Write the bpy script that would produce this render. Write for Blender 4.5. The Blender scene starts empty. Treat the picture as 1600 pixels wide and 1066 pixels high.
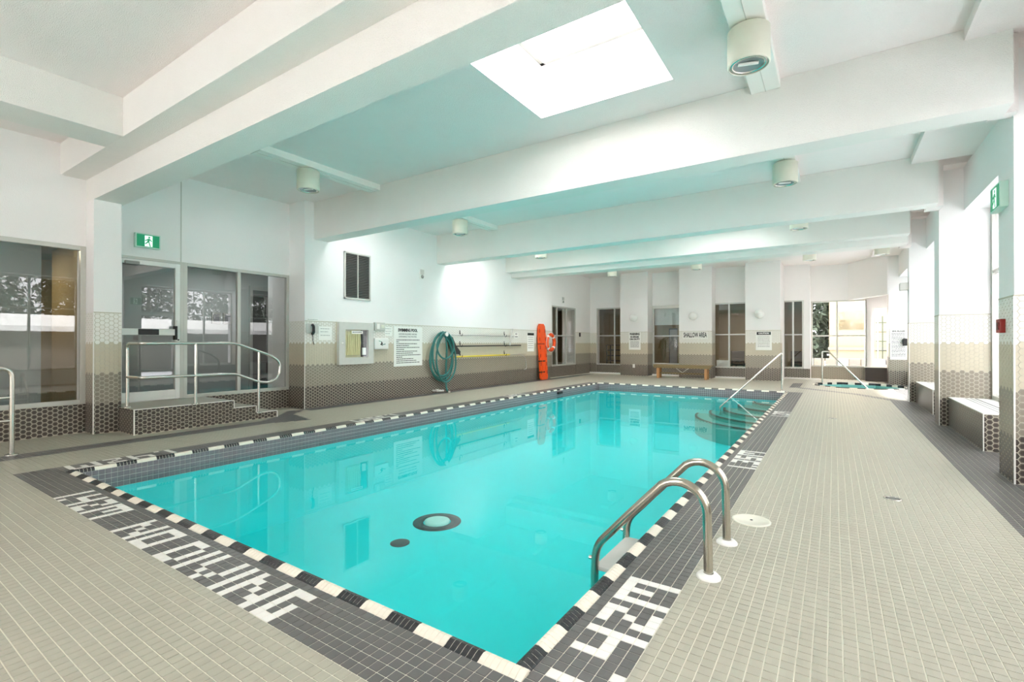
import bpy, bmesh, math, random
import numpy as np
from mathutils import Vector, Matrix
random.seed(7)
SC = bpy.context.scene
COL = SC.collection
PI = math.pi

# ------------------------------------------------------------------ camera, world, lights, exposure
cam = bpy.data.cameras.new('camera')
cam.sensor_width = 36.0
cam.lens = 755.3 / 1600 * 36
cam.clip_start = 0.02
cam.clip_end = 400
camo = bpy.data.objects.new('camera', cam)
COL.objects.link(camo)
camo.location = (0, 0, 1.25)
camo.rotation_euler = (math.radians(90.235), 0, math.radians(33.67))
SC.camera = camo

w = bpy.data.worlds.new('overcast_sky')
SC.world = w
w.use_nodes = True
wn = w.node_tree
wn.nodes.clear()
wo = wn.nodes.new('ShaderNodeOutputWorld')
wb = wn.nodes.new('ShaderNodeBackground')
wt = wn.nodes.new('ShaderNodeTexCoord')
ws = wn.nodes.new('ShaderNodeSeparateXYZ')
wr = wn.nodes.new('ShaderNodeValToRGB')
wn.links.new(wt.outputs['Generated'], ws.inputs[0])
wn.links.new(ws.outputs['Z'], wr.inputs[0])
wr.color_ramp.elements[0].position = 0.0
wr.color_ramp.elements[0].color = (1.0, 0.965, 1.0, 1)
wr.color_ramp.elements[1].position = 1.0
wr.color_ramp.elements[1].color = (0.99, 0.965, 1.0, 1)
wn.links.new(wr.outputs[0], wb.inputs[0])
wb.inputs[1].default_value = 6.1
wn.links.new(wb.outputs[0], wo.inputs[0])

sun = bpy.data.lights.new('added_sun', 'SUN')
sun.energy = 46.0
sun.angle = math.radians(8)
sun.color = (1.0, .965, .97)
suno = bpy.data.objects.new('added_sun', sun)
COL.objects.link(suno)
# sun added to make the snow brighten the ceiling: low, standing beyond the far end, shining along the window wall and a little away from it, onto the snow
suno.rotation_euler = Vector((.30, -1.0, -.40)).to_track_quat('-Z', 'Y').to_euler()

SC.view_settings.view_transform = 'Standard'
SC.view_settings.look = 'None'
SC.view_settings.gamma = 1.0
SC.view_settings.exposure = 1.07
SC.view_settings.use_curve_mapping = False
cy = SC.cycles
cy.max_bounces = 16
cy.diffuse_bounces = 10
cy.glossy_bounces = 5
cy.transmission_bounces = 6
cy.transparent_max_bounces = 16
cy.caustics_reflective = False
cy.caustics_refractive = False
cy.sample_clamp_indirect = 8.0
cy.use_denoising = True


def portal(loc, rot, sx, sy):
    l = bpy.data.lights.new('daylight_portal', 'AREA')
    l.shape = 'RECTANGLE'; l.size = sx; l.size_y = sy
    l.cycles.is_portal = True
    o = bpy.data.objects.new('daylight_portal', l); COL.objects.link(o)
    o.location = loc; o.rotation_euler = rot


def room_fill(loc, size, watts, col):
    """area light added to brighten a room behind the glass"""
    l = bpy.data.lights.new('room_fill', 'AREA'); l.shape = 'DISK'; l.size = size; l.energy = watts; l.color = col
    o = bpy.data.objects.new('room_fill', l); COL.objects.link(o); o.location = loc


PILLARS = [(-1.3, -0.85), (2.36, 2.83), (6.03, 6.51), (9.70, 10.12), (13.21, 13.48)]
RX = 1.90          # right window plane
BAYS = [(-0.85, 2.36), (2.83, 6.03), (6.51, 9.70), (10.12, 13.21), (13.48, 18.4)]
for a, b in BAYS:
    portal((RX + .06, (a + b) / 2, 1.8), (0, math.radians(90), 0), 2.9, b - a)
portal((-4.6, -6.15, 1.95), (math.radians(90), 0, 0), 2.6, 2.9)  # guides light through the added window behind the camera
SKY = [(-2.93, -1.37, -2.9, -1.5), (-2.93, -1.37, 3.63, 5.04), (-2.93, -1.37, 10.15, 11.55), (-6.6, -5.0, 13.1, 14.5), (-2.93, -1.37, 13.1, 14.5), (-7.7, -5.2, 6.0, 6.85), (-7.7, -5.2, 9.5, 10.7)]  # second and third are real; the other skylights are added, unseen, for light
for x0, x1, y0, y1 in SKY:
    portal(((x0 + x1) / 2, (y0 + y1) / 2, 4.72), (0, 0, 0), x1 - x0, y1 - y0)
room_fill((-11.2, 1.6, 2.88), .5, 16, (1, .85, .6))  # goes with the corridor's real ceiling light; the rest are added fill
room_fill((-10.4, 5.2, 2.88), .6, 14, (.95, .98, 1))
room_fill((-7.2, 20.6, 2.9), .5, 9, (1, .84, .6))
room_fill((-3.2, 20.6, 2.9), .5, 14, (1, .84, .6))
room_fill((-9.9, 16.5, 2.9), .5, 5, (1, .88, .68))


# ------------------------------------------------------------------ colour and materials
def lin(c):
    return tuple(((v / 255) / 12.92 if v / 255 <= .04045 else ((v / 255 + .055) / 1.055) ** 2.4) for v in c) + (1,)


def nodes_of(name):
    m = bpy.data.materials.new(name)
    m.use_nodes = True
    nt = m.node_tree
    return m, nt, nt.nodes['Principled BSDF']


def mat(name, rgb, rough=.6, metal=0.0, var=0.06, scale=14.0, bump=0.0, bscale=120.0, spec=.5, emit=None, estr=0):
    m, nt, b = nodes_of(name)
    b.inputs['Roughness'].default_value = rough
    b.inputs['Metallic'].default_value = metal
    b.inputs['Specular IOR Level'].default_value = spec
    g = nt.nodes.new('ShaderNodeNewGeometry')
    n = nt.nodes.new('ShaderNodeTexNoise'); n.inputs['Scale'].default_value = scale; n.inputs['Detail'].default_value = 3
    nt.links.new(g.outputs['Position'], n.inputs['Vector'])
    mx = nt.nodes.new('ShaderNodeMix'); mx.data_type = 'RGBA'
    c = lin(rgb)
    mx.inputs['A'].default_value = tuple(v * (1 - var) for v in c[:3]) + (1,)
    mx.inputs['B'].default_value = tuple(min(1, v * (1 + var)) for v in c[:3]) + (1,)
    nt.links.new(n.outputs['Fac'], mx.inputs['Factor'])
    nt.links.new(mx.outputs['Result'], b.inputs['Base Color'])
    if bump > 0:
        n2 = nt.nodes.new('ShaderNodeTexNoise'); n2.inputs['Scale'].default_value = bscale; n2.inputs['Detail'].default_value = 2
        nt.links.new(g.outputs['Position'], n2.inputs['Vector'])
        bp = nt.nodes.new('ShaderNodeBump'); bp.inputs['Strength'].default_value = bump; bp.inputs['Distance'].default_value = .01
        nt.links.new(n2.outputs['Fac'], bp.inputs['Height']); nt.links.new(bp.outputs[0], b.inputs['Normal'])
    if emit:
        b.inputs['Emission Color'].default_value = lin(emit); b.inputs['Emission Strength'].default_value = estr
    return m


def tile_mat(name, rgb, rough, var, pitch=.0517):
    """one tint per tile, from its cell in the world, and a slow mottling"""
    m, nt, b = nodes_of(name)
    b.inputs['Roughness'].default_value = rough
    g = nt.nodes.new('ShaderNodeNewGeometry')
    sc = nt.nodes.new('ShaderNodeVectorMath'); sc.operation = 'SCALE'; sc.inputs['Scale'].default_value = 1 / pitch
    fl = nt.nodes.new('ShaderNodeVectorMath'); fl.operation = 'FLOOR'
    wn_ = nt.nodes.new('ShaderNodeTexWhiteNoise')
    no = nt.nodes.new('ShaderNodeTexNoise'); no.inputs['Scale'].default_value = 1.3; no.inputs['Detail'].default_value = 4
    nt.links.new(g.outputs['Position'], sc.inputs[0]); nt.links.new(sc.outputs[0], fl.inputs[0])
    nt.links.new(fl.outputs[0], wn_.inputs[0]); nt.links.new(g.outputs['Position'], no.inputs['Vector'])
    ad = nt.nodes.new('ShaderNodeMath'); ad.operation = 'ADD'
    nt.links.new(wn_.outputs['Value'], ad.inputs[0]); nt.links.new(no.outputs['Fac'], ad.inputs[1])
    hf = nt.nodes.new('ShaderNodeMath'); hf.operation = 'MULTIPLY'; hf.inputs[1].default_value = .5
    nt.links.new(ad.outputs[0], hf.inputs[0])
    mx = nt.nodes.new('ShaderNodeMix'); mx.data_type = 'RGBA'
    c = lin(rgb)
    mx.inputs['A'].default_value = tuple(v * (1 - var) for v in c[:3]) + (1,)
    mx.inputs['B'].default_value = tuple(min(1, v * (1 + var)) for v in c[:3]) + (1,)
    nt.links.new(hf.outputs[0], mx.inputs['Factor']); nt.links.new(mx.outputs['Result'], b.inputs['Base Color'])
    n2 = nt.nodes.new('ShaderNodeTexNoise'); n2.inputs['Scale'].default_value = 160
    nt.links.new(g.outputs['Position'], n2.inputs['Vector'])
    bp = nt.nodes.new('ShaderNodeBump'); bp.inputs['Strength'].default_value = .12; bp.inputs['Distance'].default_value = .004
    nt.links.new(n2.outputs['Fac'], bp.inputs['Height']); nt.links.new(bp.outputs[0], b.inputs['Normal'])
    return m


def thin_glass(name, tint=(1, 1, 1, 1), ior=1.5, bump=0.0, boost=1.0, base=0.0):
    m = bpy.data.materials.new(name); m.use_nodes = True
    nt = m.node_tree; nt.nodes.clear()
    out = nt.nodes.new('ShaderNodeOutputMaterial'); mix = nt.nodes.new('ShaderNodeMixShader')
    tr = nt.nodes.new('ShaderNodeBsdfTransparent'); gl = nt.nodes.new('ShaderNodeBsdfGlossy')
    tr.inputs[0].default_value = tint; gl.inputs['Roughness'].default_value = 0.0
    fr = nt.nodes.new('ShaderNodeFresnel'); fr.inputs['IOR'].default_value = ior
    # both faces of a pane, and water seen from below, take the outside index
    geo = nt.nodes.new('ShaderNodeNewGeometry')
    ir = nt.nodes.new('ShaderNodeMix'); ir.data_type = 'FLOAT'
    ir.inputs['A'].default_value = ior; ir.inputs['B'].default_value = 1 / ior
    nt.links.new(geo.outputs['Backfacing'], ir.inputs['Factor']); nt.links.new(ir.outputs['Result'], fr.inputs['IOR'])
    mu = nt.nodes.new('ShaderNodeMath'); mu.operation = 'MULTIPLY_ADD'; mu.use_clamp = True
    mu.inputs[1].default_value = boost; mu.inputs[2].default_value = base
    nt.links.new(fr.outputs[0], mu.inputs[0]); nt.links.new(mu.outputs[0], mix.inputs[0])
    nt.links.new(tr.outputs[0], mix.inputs[1]); nt.links.new(gl.outputs[0], mix.inputs[2])
    nt.links.new(mix.outputs[0], out.inputs[0])
    if bump:
        n = nt.nodes.new('ShaderNodeTexNoise'); n.inputs['Scale'].default_value = 1.6; n.inputs['Detail'].default_value = 2
        nt.links.new(geo.outputs['Position'], n.inputs['Vector'])
        bp = nt.nodes.new('ShaderNodeBump'); bp.inputs['Strength'].default_value = bump; bp.inputs['Distance'].default_value = .02
        nt.links.new(n.outputs['Fac'], bp.inputs['Height'])
        nt.links.new(bp.outputs[0], gl.inputs['Normal']); nt.links.new(bp.outputs[0], fr.inputs['Normal'])
    return m


M = dict(
    wall=mat('painted_wall', (240, 238, 236), .75, var=.015, scale=3, bump=.25, bscale=90),
    ceil=mat('stippled_ceiling', (246, 239, 236), .85, var=.02, scale=4, bump=.9, bscale=140),
    trim=mat('alu_frame', (196, 196, 188), .35, .35, .03),
    white_frame=mat('white_frame', (240, 240, 236), .35, 0, .02),
    grout=mat('grout', (232, 229, 214), .85, 0, .05, 6),
    wgrout=mat('wall_grout', (196, 190, 172), .8, 0, .05, 6),
    beige=tile_mat('beige_floor_tile', (173, 170, 154), .38, .07),
    dark=tile_mat('charcoal_tile', (100, 98, 96), .36, .12),
    lett=tile_mat('white_letter_tile', (236, 234, 228), .36, .03),
    cop_w=tile_mat('white_coping', (236, 228, 212), .25, .06, .0293),
    cop_b=tile_mat('black_coping', (52, 52, 54), .25, .2, .0293),
    hexw=tile_mat('white_hexagon', (232, 231, 224), .3, .03, .05),
    hexb=tile_mat('beige_hexagon', (196, 188, 166), .3, .04, .05),
    hexm=tile_mat('taupe_hexagon', (138, 130, 116), .3, .06, .05),
    hexd=tile_mat('dark_hexagon', (72, 64, 58), .28, .12, .05),
    hexr=tile_mat('dark_hexagon_rim', (112, 103, 92), .3, .08, .05),
    hexmr=tile_mat('taupe_hexagon_rim', (150, 142, 127), .3, .05, .05),
    band=tile_mat('waterline_tile', (132, 120, 126), .3, .06),
    spa=mat('spa_plaster', (120, 186, 180), .6),
    pool=mat('turquoise_plaster', (16, 226, 228), .6, 0, .03, 1.5),
    step=mat('pool_step_plaster', (40, 176, 168), .6, 0, .03, 1.5),
    nose=mat('step_nosing', (16, 44, 44), .5),
    steel=mat('brushed_steel', (214, 212, 204), .22, 1.0, .04, 60),
    dsteel=mat('ladder_steel', (190, 184, 170), .2, 1.0, .05, 60),
    beam=mat('beam_paint', (240, 238, 233), .85, var=.02, scale=4, bump=.9, bscale=140),
    white=mat('white_plastic', (238, 238, 232), .4, 0, .02),
    cream=mat('cream_enamel', (226, 224, 208), .4, 0, .04),
    grey=mat('grey_enamel', (150, 150, 144), .45),
    lgrey=mat('light_grey_enamel', (206, 205, 198), .45),
    black=mat('black_plastic', (18, 18, 18), .4),
    text=mat('black_print', (20, 20, 20), .6),
    ink=mat('grey_print', (120, 120, 122), .6),
    green=mat('exit_green', (12, 120, 82), .4, emit=(12, 130, 88), estr=.35),
    pictogram=mat('exit_white', (225, 250, 235), .4, emit=(225, 250, 235), estr=.5),
    mint=mat('exit_housing', (196, 226, 212), .4),
    teal=mat('hose_teal', (44, 118, 112), .35),
    yellow=mat('yellow_pole', (236, 214, 70), .35),
    alu=mat('aluminium_pole', (205, 206, 206), .3, .9),
    orange=mat('orange_plastic', (238, 84, 24), .35, 0, .05),
    red=mat('red_enamel', (150, 30, 22), .4),
    louver=mat('louvre_grey', (112, 112, 108), .45, .3),
    louver_in=mat('duct_dark', (46, 46, 44), .8),
    wood=mat('bench_wood', (128, 112, 76), .5, 0, .15, 20),
    woodd=mat('bench_leg_wood', (176, 132, 84), .5, 0, .15, 20),
    tan=mat('tan_wall', (140, 124, 88), .8, 0, .04),
    greyw=mat('lobby_wall', (150, 154, 150), .8, 0, .02),
    dfloor=mat('lobby_floor', (92, 92, 88), .5, 0, .08),
    bfloor=mat('lounge_floor', (112, 92, 66), .5, 0, .08),
    ddoor=mat('dark_door', (60, 60, 58), .5),
    blind=mat('roller_blind', (196, 200, 196), .8),
    lensglass=mat('lamp_lens', (150, 156, 156), .12, 0, .05),
    globe=mat('opal_globe', (240, 240, 236), .3),
    snow=mat('snow', (238, 240, 244), .9, 0, .03, 2),
    bark=mat('bark', (60, 48, 38), .9, 0, .2),
    leaf=mat('dark_foliage', (46, 58, 44), .8, 0, .35, 3),
    brick=mat('tan_siding', (124, 112, 86), .8, 0, .06, 4),
    roofm=mat('snowy_roof', (220, 220, 216), .8, 0, .05, 4),
    fascia=mat('dark_fascia', (96, 92, 84), .7, 0, .1, 4),
    chairm=mat('dark_upholstery', (58, 44, 34), .7),
    stone=mat('landing_stone', (170, 168, 154), .5, 0, .05, 8),
    paper=mat('notice_paper', (244, 244, 238), .6, 0, .01),
    rope=mat('pale_cord', (226, 218, 170), .7),
    foam=mat('cabinet_inner', (205, 200, 168), .7, 0, .06),
    glass=thin_glass('window_glass', (.93, .95, .94, 1), 1.52, boost=3.4),
    rglass=thin_glass('clear_glass', (.97, .98, .98, 1), 1.5),
    sglass=thin_glass('dimmed_glass', (.42, .43, .43, 1), 1.5),  # glass darkened to hold back daylight on the window side
    water=thin_glass('pool_water', (.93, .995, .99, 1), 1.33, bump=.012),
)


# ------------------------------------------------------------------ mesh helpers
class MB:
    def __init__(s):
        s.v = []; s.f = []; s.m = []; s.sm = []
        s.mats = []

    def mi(s, m):
        if m not in s.mats: s.mats.append(m)
        return s.mats.index(m)

    def poly(s, vs, fs, m, smooth=False, T=None):
        o = len(s.v); k = s.mi(m)
        for p in vs:
            p = Vector(p)
            if T is not None: p = T @ p
            s.v.append(tuple(p))
        for f in fs:
            s.f.append(tuple(i + o for i in f)); s.m.append(k); s.sm.append(smooth)

    def box(s, x0, x1, y0, y1, z0, z1, m, T=None, b=0.0):
        if x0 > x1: x0, x1 = x1, x0
        if y0 > y1: y0, y1 = y1, y0
        if z0 > z1: z0, z1 = z1, z0
        if b <= 0 or b * 2 >= min(x1 - x0, y1 - y0, z1 - z0):
            v = [(x0, y0, z0), (x1, y0, z0), (x1, y1, z0), (x0, y1, z0), (x0, y0, z1), (x1, y0, z1), (x1, y1, z1), (x0, y1, z1)]
            f = [(0, 3, 2, 1), (4, 5, 6, 7), (0, 1, 5, 4), (1, 2, 6, 5), (2, 3, 7, 6), (3, 0, 4, 7)]
            s.poly(v, f, m, T=T)
        else:
            bm = bmesh.new(); bmesh.ops.create_cube(bm, size=1)
            for q in bm.verts:
                q.co = Vector(((x0 + x1) / 2 + q.co.x * (x1 - x0), (y0 + y1) / 2 + q.co.y * (y1 - y0), (z0 + z1) / 2 + q.co.z * (z1 - z0)))
            bmesh.ops.bevel(bm, geom=bm.edges[:], offset=b, segments=2, profile=.6, affect='EDGES')
            bm.verts.index_update()
            s.poly([q.co[:] for q in bm.verts], [tuple(q.index for q in f.verts) for f in bm.faces], m, T=T)
            bm.free()
        return s

    def prism(s, pts, axis, a0, a1, m, T=None):
        """pts: CCW outline; axis 'x','y','z' = extrusion axis"""
        n = len(pts)
        def P(p, a):
            return {'x': (a, p[0], p[1]), 'y': (p[0], a, p[1]), 'z': (p[0], p[1], a)}[axis]
        v = [P(p, a0) for p in pts] + [P(p, a1) for p in pts]
        f = [tuple(range(n))[::-1], tuple(range(n, 2 * n))] + [(i, (i + 1) % n, n + (i + 1) % n, n + i) for i in range(n)]
        s.poly(v, f, m, T=T)
        return s

    def cyl(s, c, r, h, m, axis='z', n=24, r2=None, caps=True, T=None):
        r2 = r if r2 is None else r2
        vs = []
        for (rr, t) in ((r, 0), (r2, h)):
            for i in range(n):
                a = 2 * PI * i / n; x, y = rr * math.cos(a), rr * math.sin(a)
                p = {'z': (x, y, t), 'x': (t, x, y), 'y': (y, t, x)}[axis]
                vs.append((c[0] + p[0], c[1] + p[1], c[2] + p[2]))
        s.poly(vs, [(i, (i + 1) % n, n + (i + 1) % n, n + i) for i in range(n)], m, True, T)
        if caps:
            s.poly(vs[:n], [tuple(range(n))[::-1]], m, T=T); s.poly(vs[n:], [tuple(range(n))], m, T=T)
        return s

    def lathe(s, prof, c, m, axis='z', n=28, T=None):
        vs = []
        for (r, t) in prof:
            for i in range(n):
                a = 2 * PI * i / n; x, y = r * math.cos(a), r * math.sin(a)
                p = {'z': (x, y, t), 'x': (t, x, y), 'y': (y, t, x)}[axis]
                vs.append((c[0] + p[0], c[1] + p[1], c[2] + p[2]))
        f = []
        for k in range(len(prof) - 1):
            for i in range(n):
                f.append((k * n + i, k * n + (i + 1) % n, (k + 1) * n + (i + 1) % n, (k + 1) * n + i))
        s.poly(vs, f, m, True, T)
        return s

    def tube(s, pts, r, m, n=10, closed=False, caps=True):
        pts = [Vector(p) for p in pts]
        N = len(pts); up = Vector((0, 0, 1)); prev = None; rings = []
        for i, p in enumerate(pts):
            if closed: t = (pts[(i + 1) % N] - pts[i - 1]).normalized()
            else: t = (pts[min(i + 1, N - 1)] - pts[max(i - 1, 0)]).normalized()
            if prev is None:
                a = up if abs(t.z) < .9 else Vector((1, 0, 0))
                nrm = t.cross(a).normalized()
            else:
                nrm = prev - t * prev.dot(t)
                nrm = nrm.normalized() if nrm.length > 1e-6 else t.cross(up).normalized()
            prev = nrm; bn = t.cross(nrm)
            rings.append([tuple(p + nrm * (r * math.cos(2 * PI * j / n)) + bn * (r * math.sin(2 * PI * j / n))) for j in range(n)])
        v = [q for g in rings for q in g]; f = []
        for i in range(N if closed else N - 1):
            k = (i + 1) % N
            for j in range(n):
                f.append((i * n + j, i * n + (j + 1) % n, k * n + (j + 1) % n, k * n + j))
        s.poly(v, f, m, True)
        if not closed and caps:
            s.poly(rings[0], [tuple(range(n))], m); s.poly(rings[-1], [tuple(range(n))], m)
        return s

    def build(s, name, parent=None, kind=None, label=None, cat=None, group=None):
        me = bpy.data.meshes.new(name)
        me.from_pydata(s.v, [], s.f)
        for m in s.mats: me.materials.append(m)
        me.polygons.foreach_set('material_index', s.m)
        me.polygons.foreach_set('use_smooth', s.sm)
        bm = bmesh.new(); bm.from_mesh(me); bmesh.ops.recalc_face_normals(bm, faces=bm.faces[:]); bm.to_mesh(me); bm.free()
        me.update()
        return link(name, me, parent, kind, label, cat, group)


def link(name, me, parent=None, kind=None, label=None, cat=None, group=None):
    o = bpy.data.objects.new(name, me)
    COL.objects.link(o)
    if parent is not None:
        o.parent = parent
        if any(parent.location): o.matrix_parent_inverse = Matrix.Translation(parent.location).inverted()
    if kind: o['kind'] = kind
    if label: o['label'] = label
    if cat: o['category'] = cat
    if group: o['group'] = group
    return o


def thing(name, label, cat, loc=(0, 0, 0), group=None, kind=None):
    """an Empty at the thing's base; its parts are built in world coordinates"""
    o = link(name, None, None, kind, label, cat, group)
    o.location = loc
    return o


def fillet(pts, r, seg=6):
    pts = [Vector(p) for p in pts]; out = [pts[0]]
    for i in range(1, len(pts) - 1):
        a, b, c = pts[i - 1], pts[i], pts[i + 1]
        u = (a - b); v = (c - b); rr = min(r, u.length * .49, v.length * .49)
        p0 = b + u.normalized() * rr; p1 = b + v.normalized() * rr
        for k in range(seg + 1):
            t = k / seg
            out.append(p0 * (1 - t) ** 2 + b * 2 * t * (1 - t) + p1 * t * t)
    out.append(pts[-1])
    return out


def text_mesh(body, size, m, T, bold=0.0, width=None, depth=.0015):
    cu = bpy.data.curves.new('lettering', 'FONT'); cu.body = body; cu.size = size; cu.extrude = depth; cu.offset = bold
    cu.align_x = 'CENTER'; cu.align_y = 'CENTER'; cu.resolution_u = 2
    o = bpy.data.objects.new('lettering_tmp', cu); COL.objects.link(o)
    bpy.context.view_layer.update()
    dg = bpy.context.evaluated_depsgraph_get()
    me = bpy.data.meshes.new_from_object(o.evaluated_get(dg))
    bpy.data.objects.remove(o); bpy.data.curves.remove(cu)
    me.materials.clear(); me.materials.append(m)
    xs = [v.co.x for v in me.vertices]
    s = (width / max(1e-6, max(xs) - min(xs))) if width else 1
    for v in me.vertices: v.co = T @ Vector((v.co.x * s, v.co.y, v.co.z))
    return me


# frames: local (u right, v up, n out) -> world
def T_left(y, z, x):    # on a wall facing +X, reading direction +Y
    return Matrix(((0, 0, 1, x), (1, 0, 0, y), (0, 1, 0, z), (0, 0, 0, 1)))


def T_far(x, z, y):     # on a wall facing -Y
    return Matrix(((1, 0, 0, x), (0, 0, -1, y), (0, 1, 0, z), (0, 0, 0, 1)))


def T_right(y, z, x):   # on a face facing -X
    return Matrix(((0, 0, -1, x), (-1, 0, 0, y), (0, 1, 0, z), (0, 0, 0, 1)))


# ------------------------------------------------------------------ numpy tile fields
def field_obj(name, rects, m, parent, z=0.0, kind='stuff'):
    """rects: (x0,x1,y0,y1) tops of thin tiles lying on the floor, each with four edges"""
    R = np.array(rects, dtype=np.float64); n = len(R)
    g = .0019
    x0, x1, y0, y1 = R[:, 0] + g, R[:, 1] - g, R[:, 2] + g, R[:, 3] - g
    b = .0008
    zt = np.full(n, z); zb = np.full(n, z - .006)
    V = np.stack([np.stack([x0 + b, y0 + b, zt], 1), np.stack([x1 - b, y0 + b, zt], 1), np.stack([x1 - b, y1 - b, zt], 1), np.stack([x0 + b, y1 - b, zt], 1),
                  np.stack([x0, y0, zb], 1), np.stack([x1, y0, zb], 1), np.stack([x1, y1, zb], 1), np.stack([x0, y1, zb], 1)], 1).reshape(-1, 3)
    F = np.array([[0, 1, 2, 3], [4, 5, 1, 0], [5, 6, 2, 1], [6, 7, 3, 2], [7, 4, 0, 3]])
    F = (F[None] + (np.arange(n) * 8)[:, None, None]).reshape(-1)
    me = bpy.data.meshes.new(name)
    me.vertices.add(len(V)); me.vertices.foreach_set('co', V.reshape(-1))
    nf = n * 5
    me.loops.add(nf * 4); me.loops.foreach_set('vertex_index', F)
    me.polygons.add(nf); me.polygons.foreach_set('loop_start', np.arange(nf) * 4); me.polygons.foreach_set('loop_total', np.full(nf, 4))
    me.materials.append(m); me.polygons.foreach_set('use_smooth', np.zeros(nf, dtype=bool)); me.update(calc_edges=True); me.validate()
    return link(name, me, parent, kind)


def unit_tile(name, w_, h_, m):
    g = .0019; b = .0008
    x, y = w_ / 2 - g, h_ / 2 - g
    v = [(-x + b, -y + b, 0), (x - b, -y + b, 0), (x - b, y - b, 0), (-x + b, y - b, 0), (-x, -y, -.006), (x, -y, -.006), (x, y, -.006), (-x, y, -.006)]
    me = bpy.data.meshes.new(name); me.from_pydata(v, [], [(0, 1, 2, 3), (4, 5, 1, 0), (5, 6, 2, 1), (6, 7, 3, 2), (7, 4, 0, 3)]); me.materials.append(m)
    return me


CY, SY = math.cos(math.radians(33.67)), math.sin(math.radians(33.67))


def proj(X, Y, Z):
    Z = Z - 1.25
    a = CY * X + SY * Y; d = -SY * X + CY * Y
    if d < .05: return None
    return 800 + 755.3 * a / d, 536 - 755.3 * Z / d, d


def split_near(rects, limit, size):
    """the full-size tiles that show largest in the frame, and the rest"""
    sc = []
    for r in rects:
        q = proj((r[0] + r[1]) / 2, (r[2] + r[3]) / 2, 0)
        full = abs((r[1] - r[0]) * (r[3] - r[2]) - size[0] * size[1]) < 1e-5
        ok = q and 0 < q[0] < 1600 and 0 < q[1] < 1066 and full
        sc.append(q[2] if ok else 1e9)
    idx = sorted(range(len(rects)), key=lambda i: sc[i])
    near = [i for i in idx[:limit] if sc[i] < 1e8]
    ns = set(near)
    return [rects[i] for i in near], [rects[i] for i in range(len(rects)) if i not in ns]


def place_tiles(name, rects, me, parent):
    base = None
    for r in rects:
        o = bpy.data.objects.new(name, me) if base is None else base.copy()
        base = base or o
        COL.objects.link(o); o.parent = parent
        o.location = ((r[0] + r[1]) / 2, (r[2] + r[3]) / 2, random.uniform(-.0004, .0003))


# ------------------------------------------------------------------ hexagon tile fields
HV, HC = .0595, .0515
BAND = 7 * HV


def hex_field(name, parent, O, U, N, wd, rects, bands=None, kind='stuff'):
    """flat-top hexagons on a vertical plane. O origin on floor, U unit along, N outward; rects: (u0,u1,z0,z1)"""
    mb = MB()
    O, U, N = Vector(O), Vector(U), Vector(N)
    R = HC / 1.5
    mats = [(M['hexd'], M['hexr']), (M['hexm'], M['hexmr']), (M['hexb'], None), (M['hexw'], None)]
    for (u0, u1, z0, z1) in rects:
        c0 = int(math.floor((u0 - R) / HC)); c1 = int(math.ceil((u1 + R) / HC))
        for c in range(c0, c1 + 1):
            uc = c * HC
            off = HV / 2 if c % 2 else 0
            r0 = int(math.floor((z0 - off) / HV)) - 1; r1 = int(math.ceil((z1 - off) / HV)) + 1
            for r in range(r0, r1 + 1):
                zc = r * HV + off + .012
                band = min(3, max(0, int((r * HV + 1e-6) // BAND))) if bands is None else bands
                def ring(sc, d):
                    out = []
                    for k in range(6):
                        a = PI / 3 * k
                        u = min(max(uc + R * sc * math.cos(a), u0 + .002), u1 - .002)
                        z = min(max(zc + R * sc * math.sin(a), z0 + .002), z1 - .002)
                        out.append((u, z, d))
                    return out
                o_ = ring(.90, 0.0004); t_ = ring(.875, .003)
                us = [p[0] for p in t_]; zs = [p[1] for p in t_]
                if max(us) - min(us) < .008 or max(zs) - min(zs) < .008: continue
                full = (max(us) - min(us) > HC * 1.1) and (max(zs) - min(zs) > HV * .8)
                W = lambda p: tuple(O + U * p[0] + Vector((0, 0, p[1])) + N * p[2])
                A, Bm = mats[band]
                if Bm is not None and full:
                    i_ = ring(.62, .003)
                    mb.poly([W(p) for p in o_ + t_ + i_], [(k, (k + 1) % 6, 6 + (k + 1) % 6, 6 + k) for k in range(6)] + [(6 + k, 6 + (k + 1) % 6, 12 + (k + 1) % 6, 12 + k) for k in range(6)], Bm)
                    mb.poly([W(p) for p in i_], [(0, 1, 2, 3, 4, 5)], A)
                else:
                    mb.poly([W(p) for p in o_ + t_], [(k, (k + 1) % 6, 6 + (k + 1) % 6, 6 + k) for k in range(6)] + [(6, 7, 8, 9, 10, 11)], A)
        # grout bed behind the tiles
        mb.poly([tuple(O + U * a + Vector((0, 0, b)) + N * .0003) for a, b in ((u0, z0), (u1, z0), (u1, z1), (u0, z1))], [(0, 1, 2, 3)], M['wgrout'])
    me = bpy.data.meshes.new(name)
    me.from_pydata(mb.v, [], mb.f)
    for m in mb.mats: me.materials.append(m)
    me.polygons.foreach_set('material_index', mb.m); me.update()
    # make all faces look outward
    if len(me.polygons):
        flip = [p.index for p in me.polygons if p.normal.dot(N) < -.1]
        if flip:
            bm = bmesh.new(); bm.from_mesh(me); bm.faces.ensure_lookup_table()
            bmesh.ops.reverse_faces(bm, faces=[bm.faces[i] for i in flip]); bm.to_mesh(me); bm.free()
    return link(name, me, parent, kind)


HT = 4 * BAND           # tiled height 1.666

# ================================================================== SETTING
XL0, XL1, XG, XLC = -8.72, -8.34, -8.85, -8.50     # left wall planes
YF, YR = 18.07, 18.66                              # far wall front and recess planes
PX0, PX1, PY0, PY1 = -6.13, -1.04, 1.582, 14.10    # pool water rectangle
CO = .077                                          # coping width
WZ = -.15
P = .0517

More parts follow.
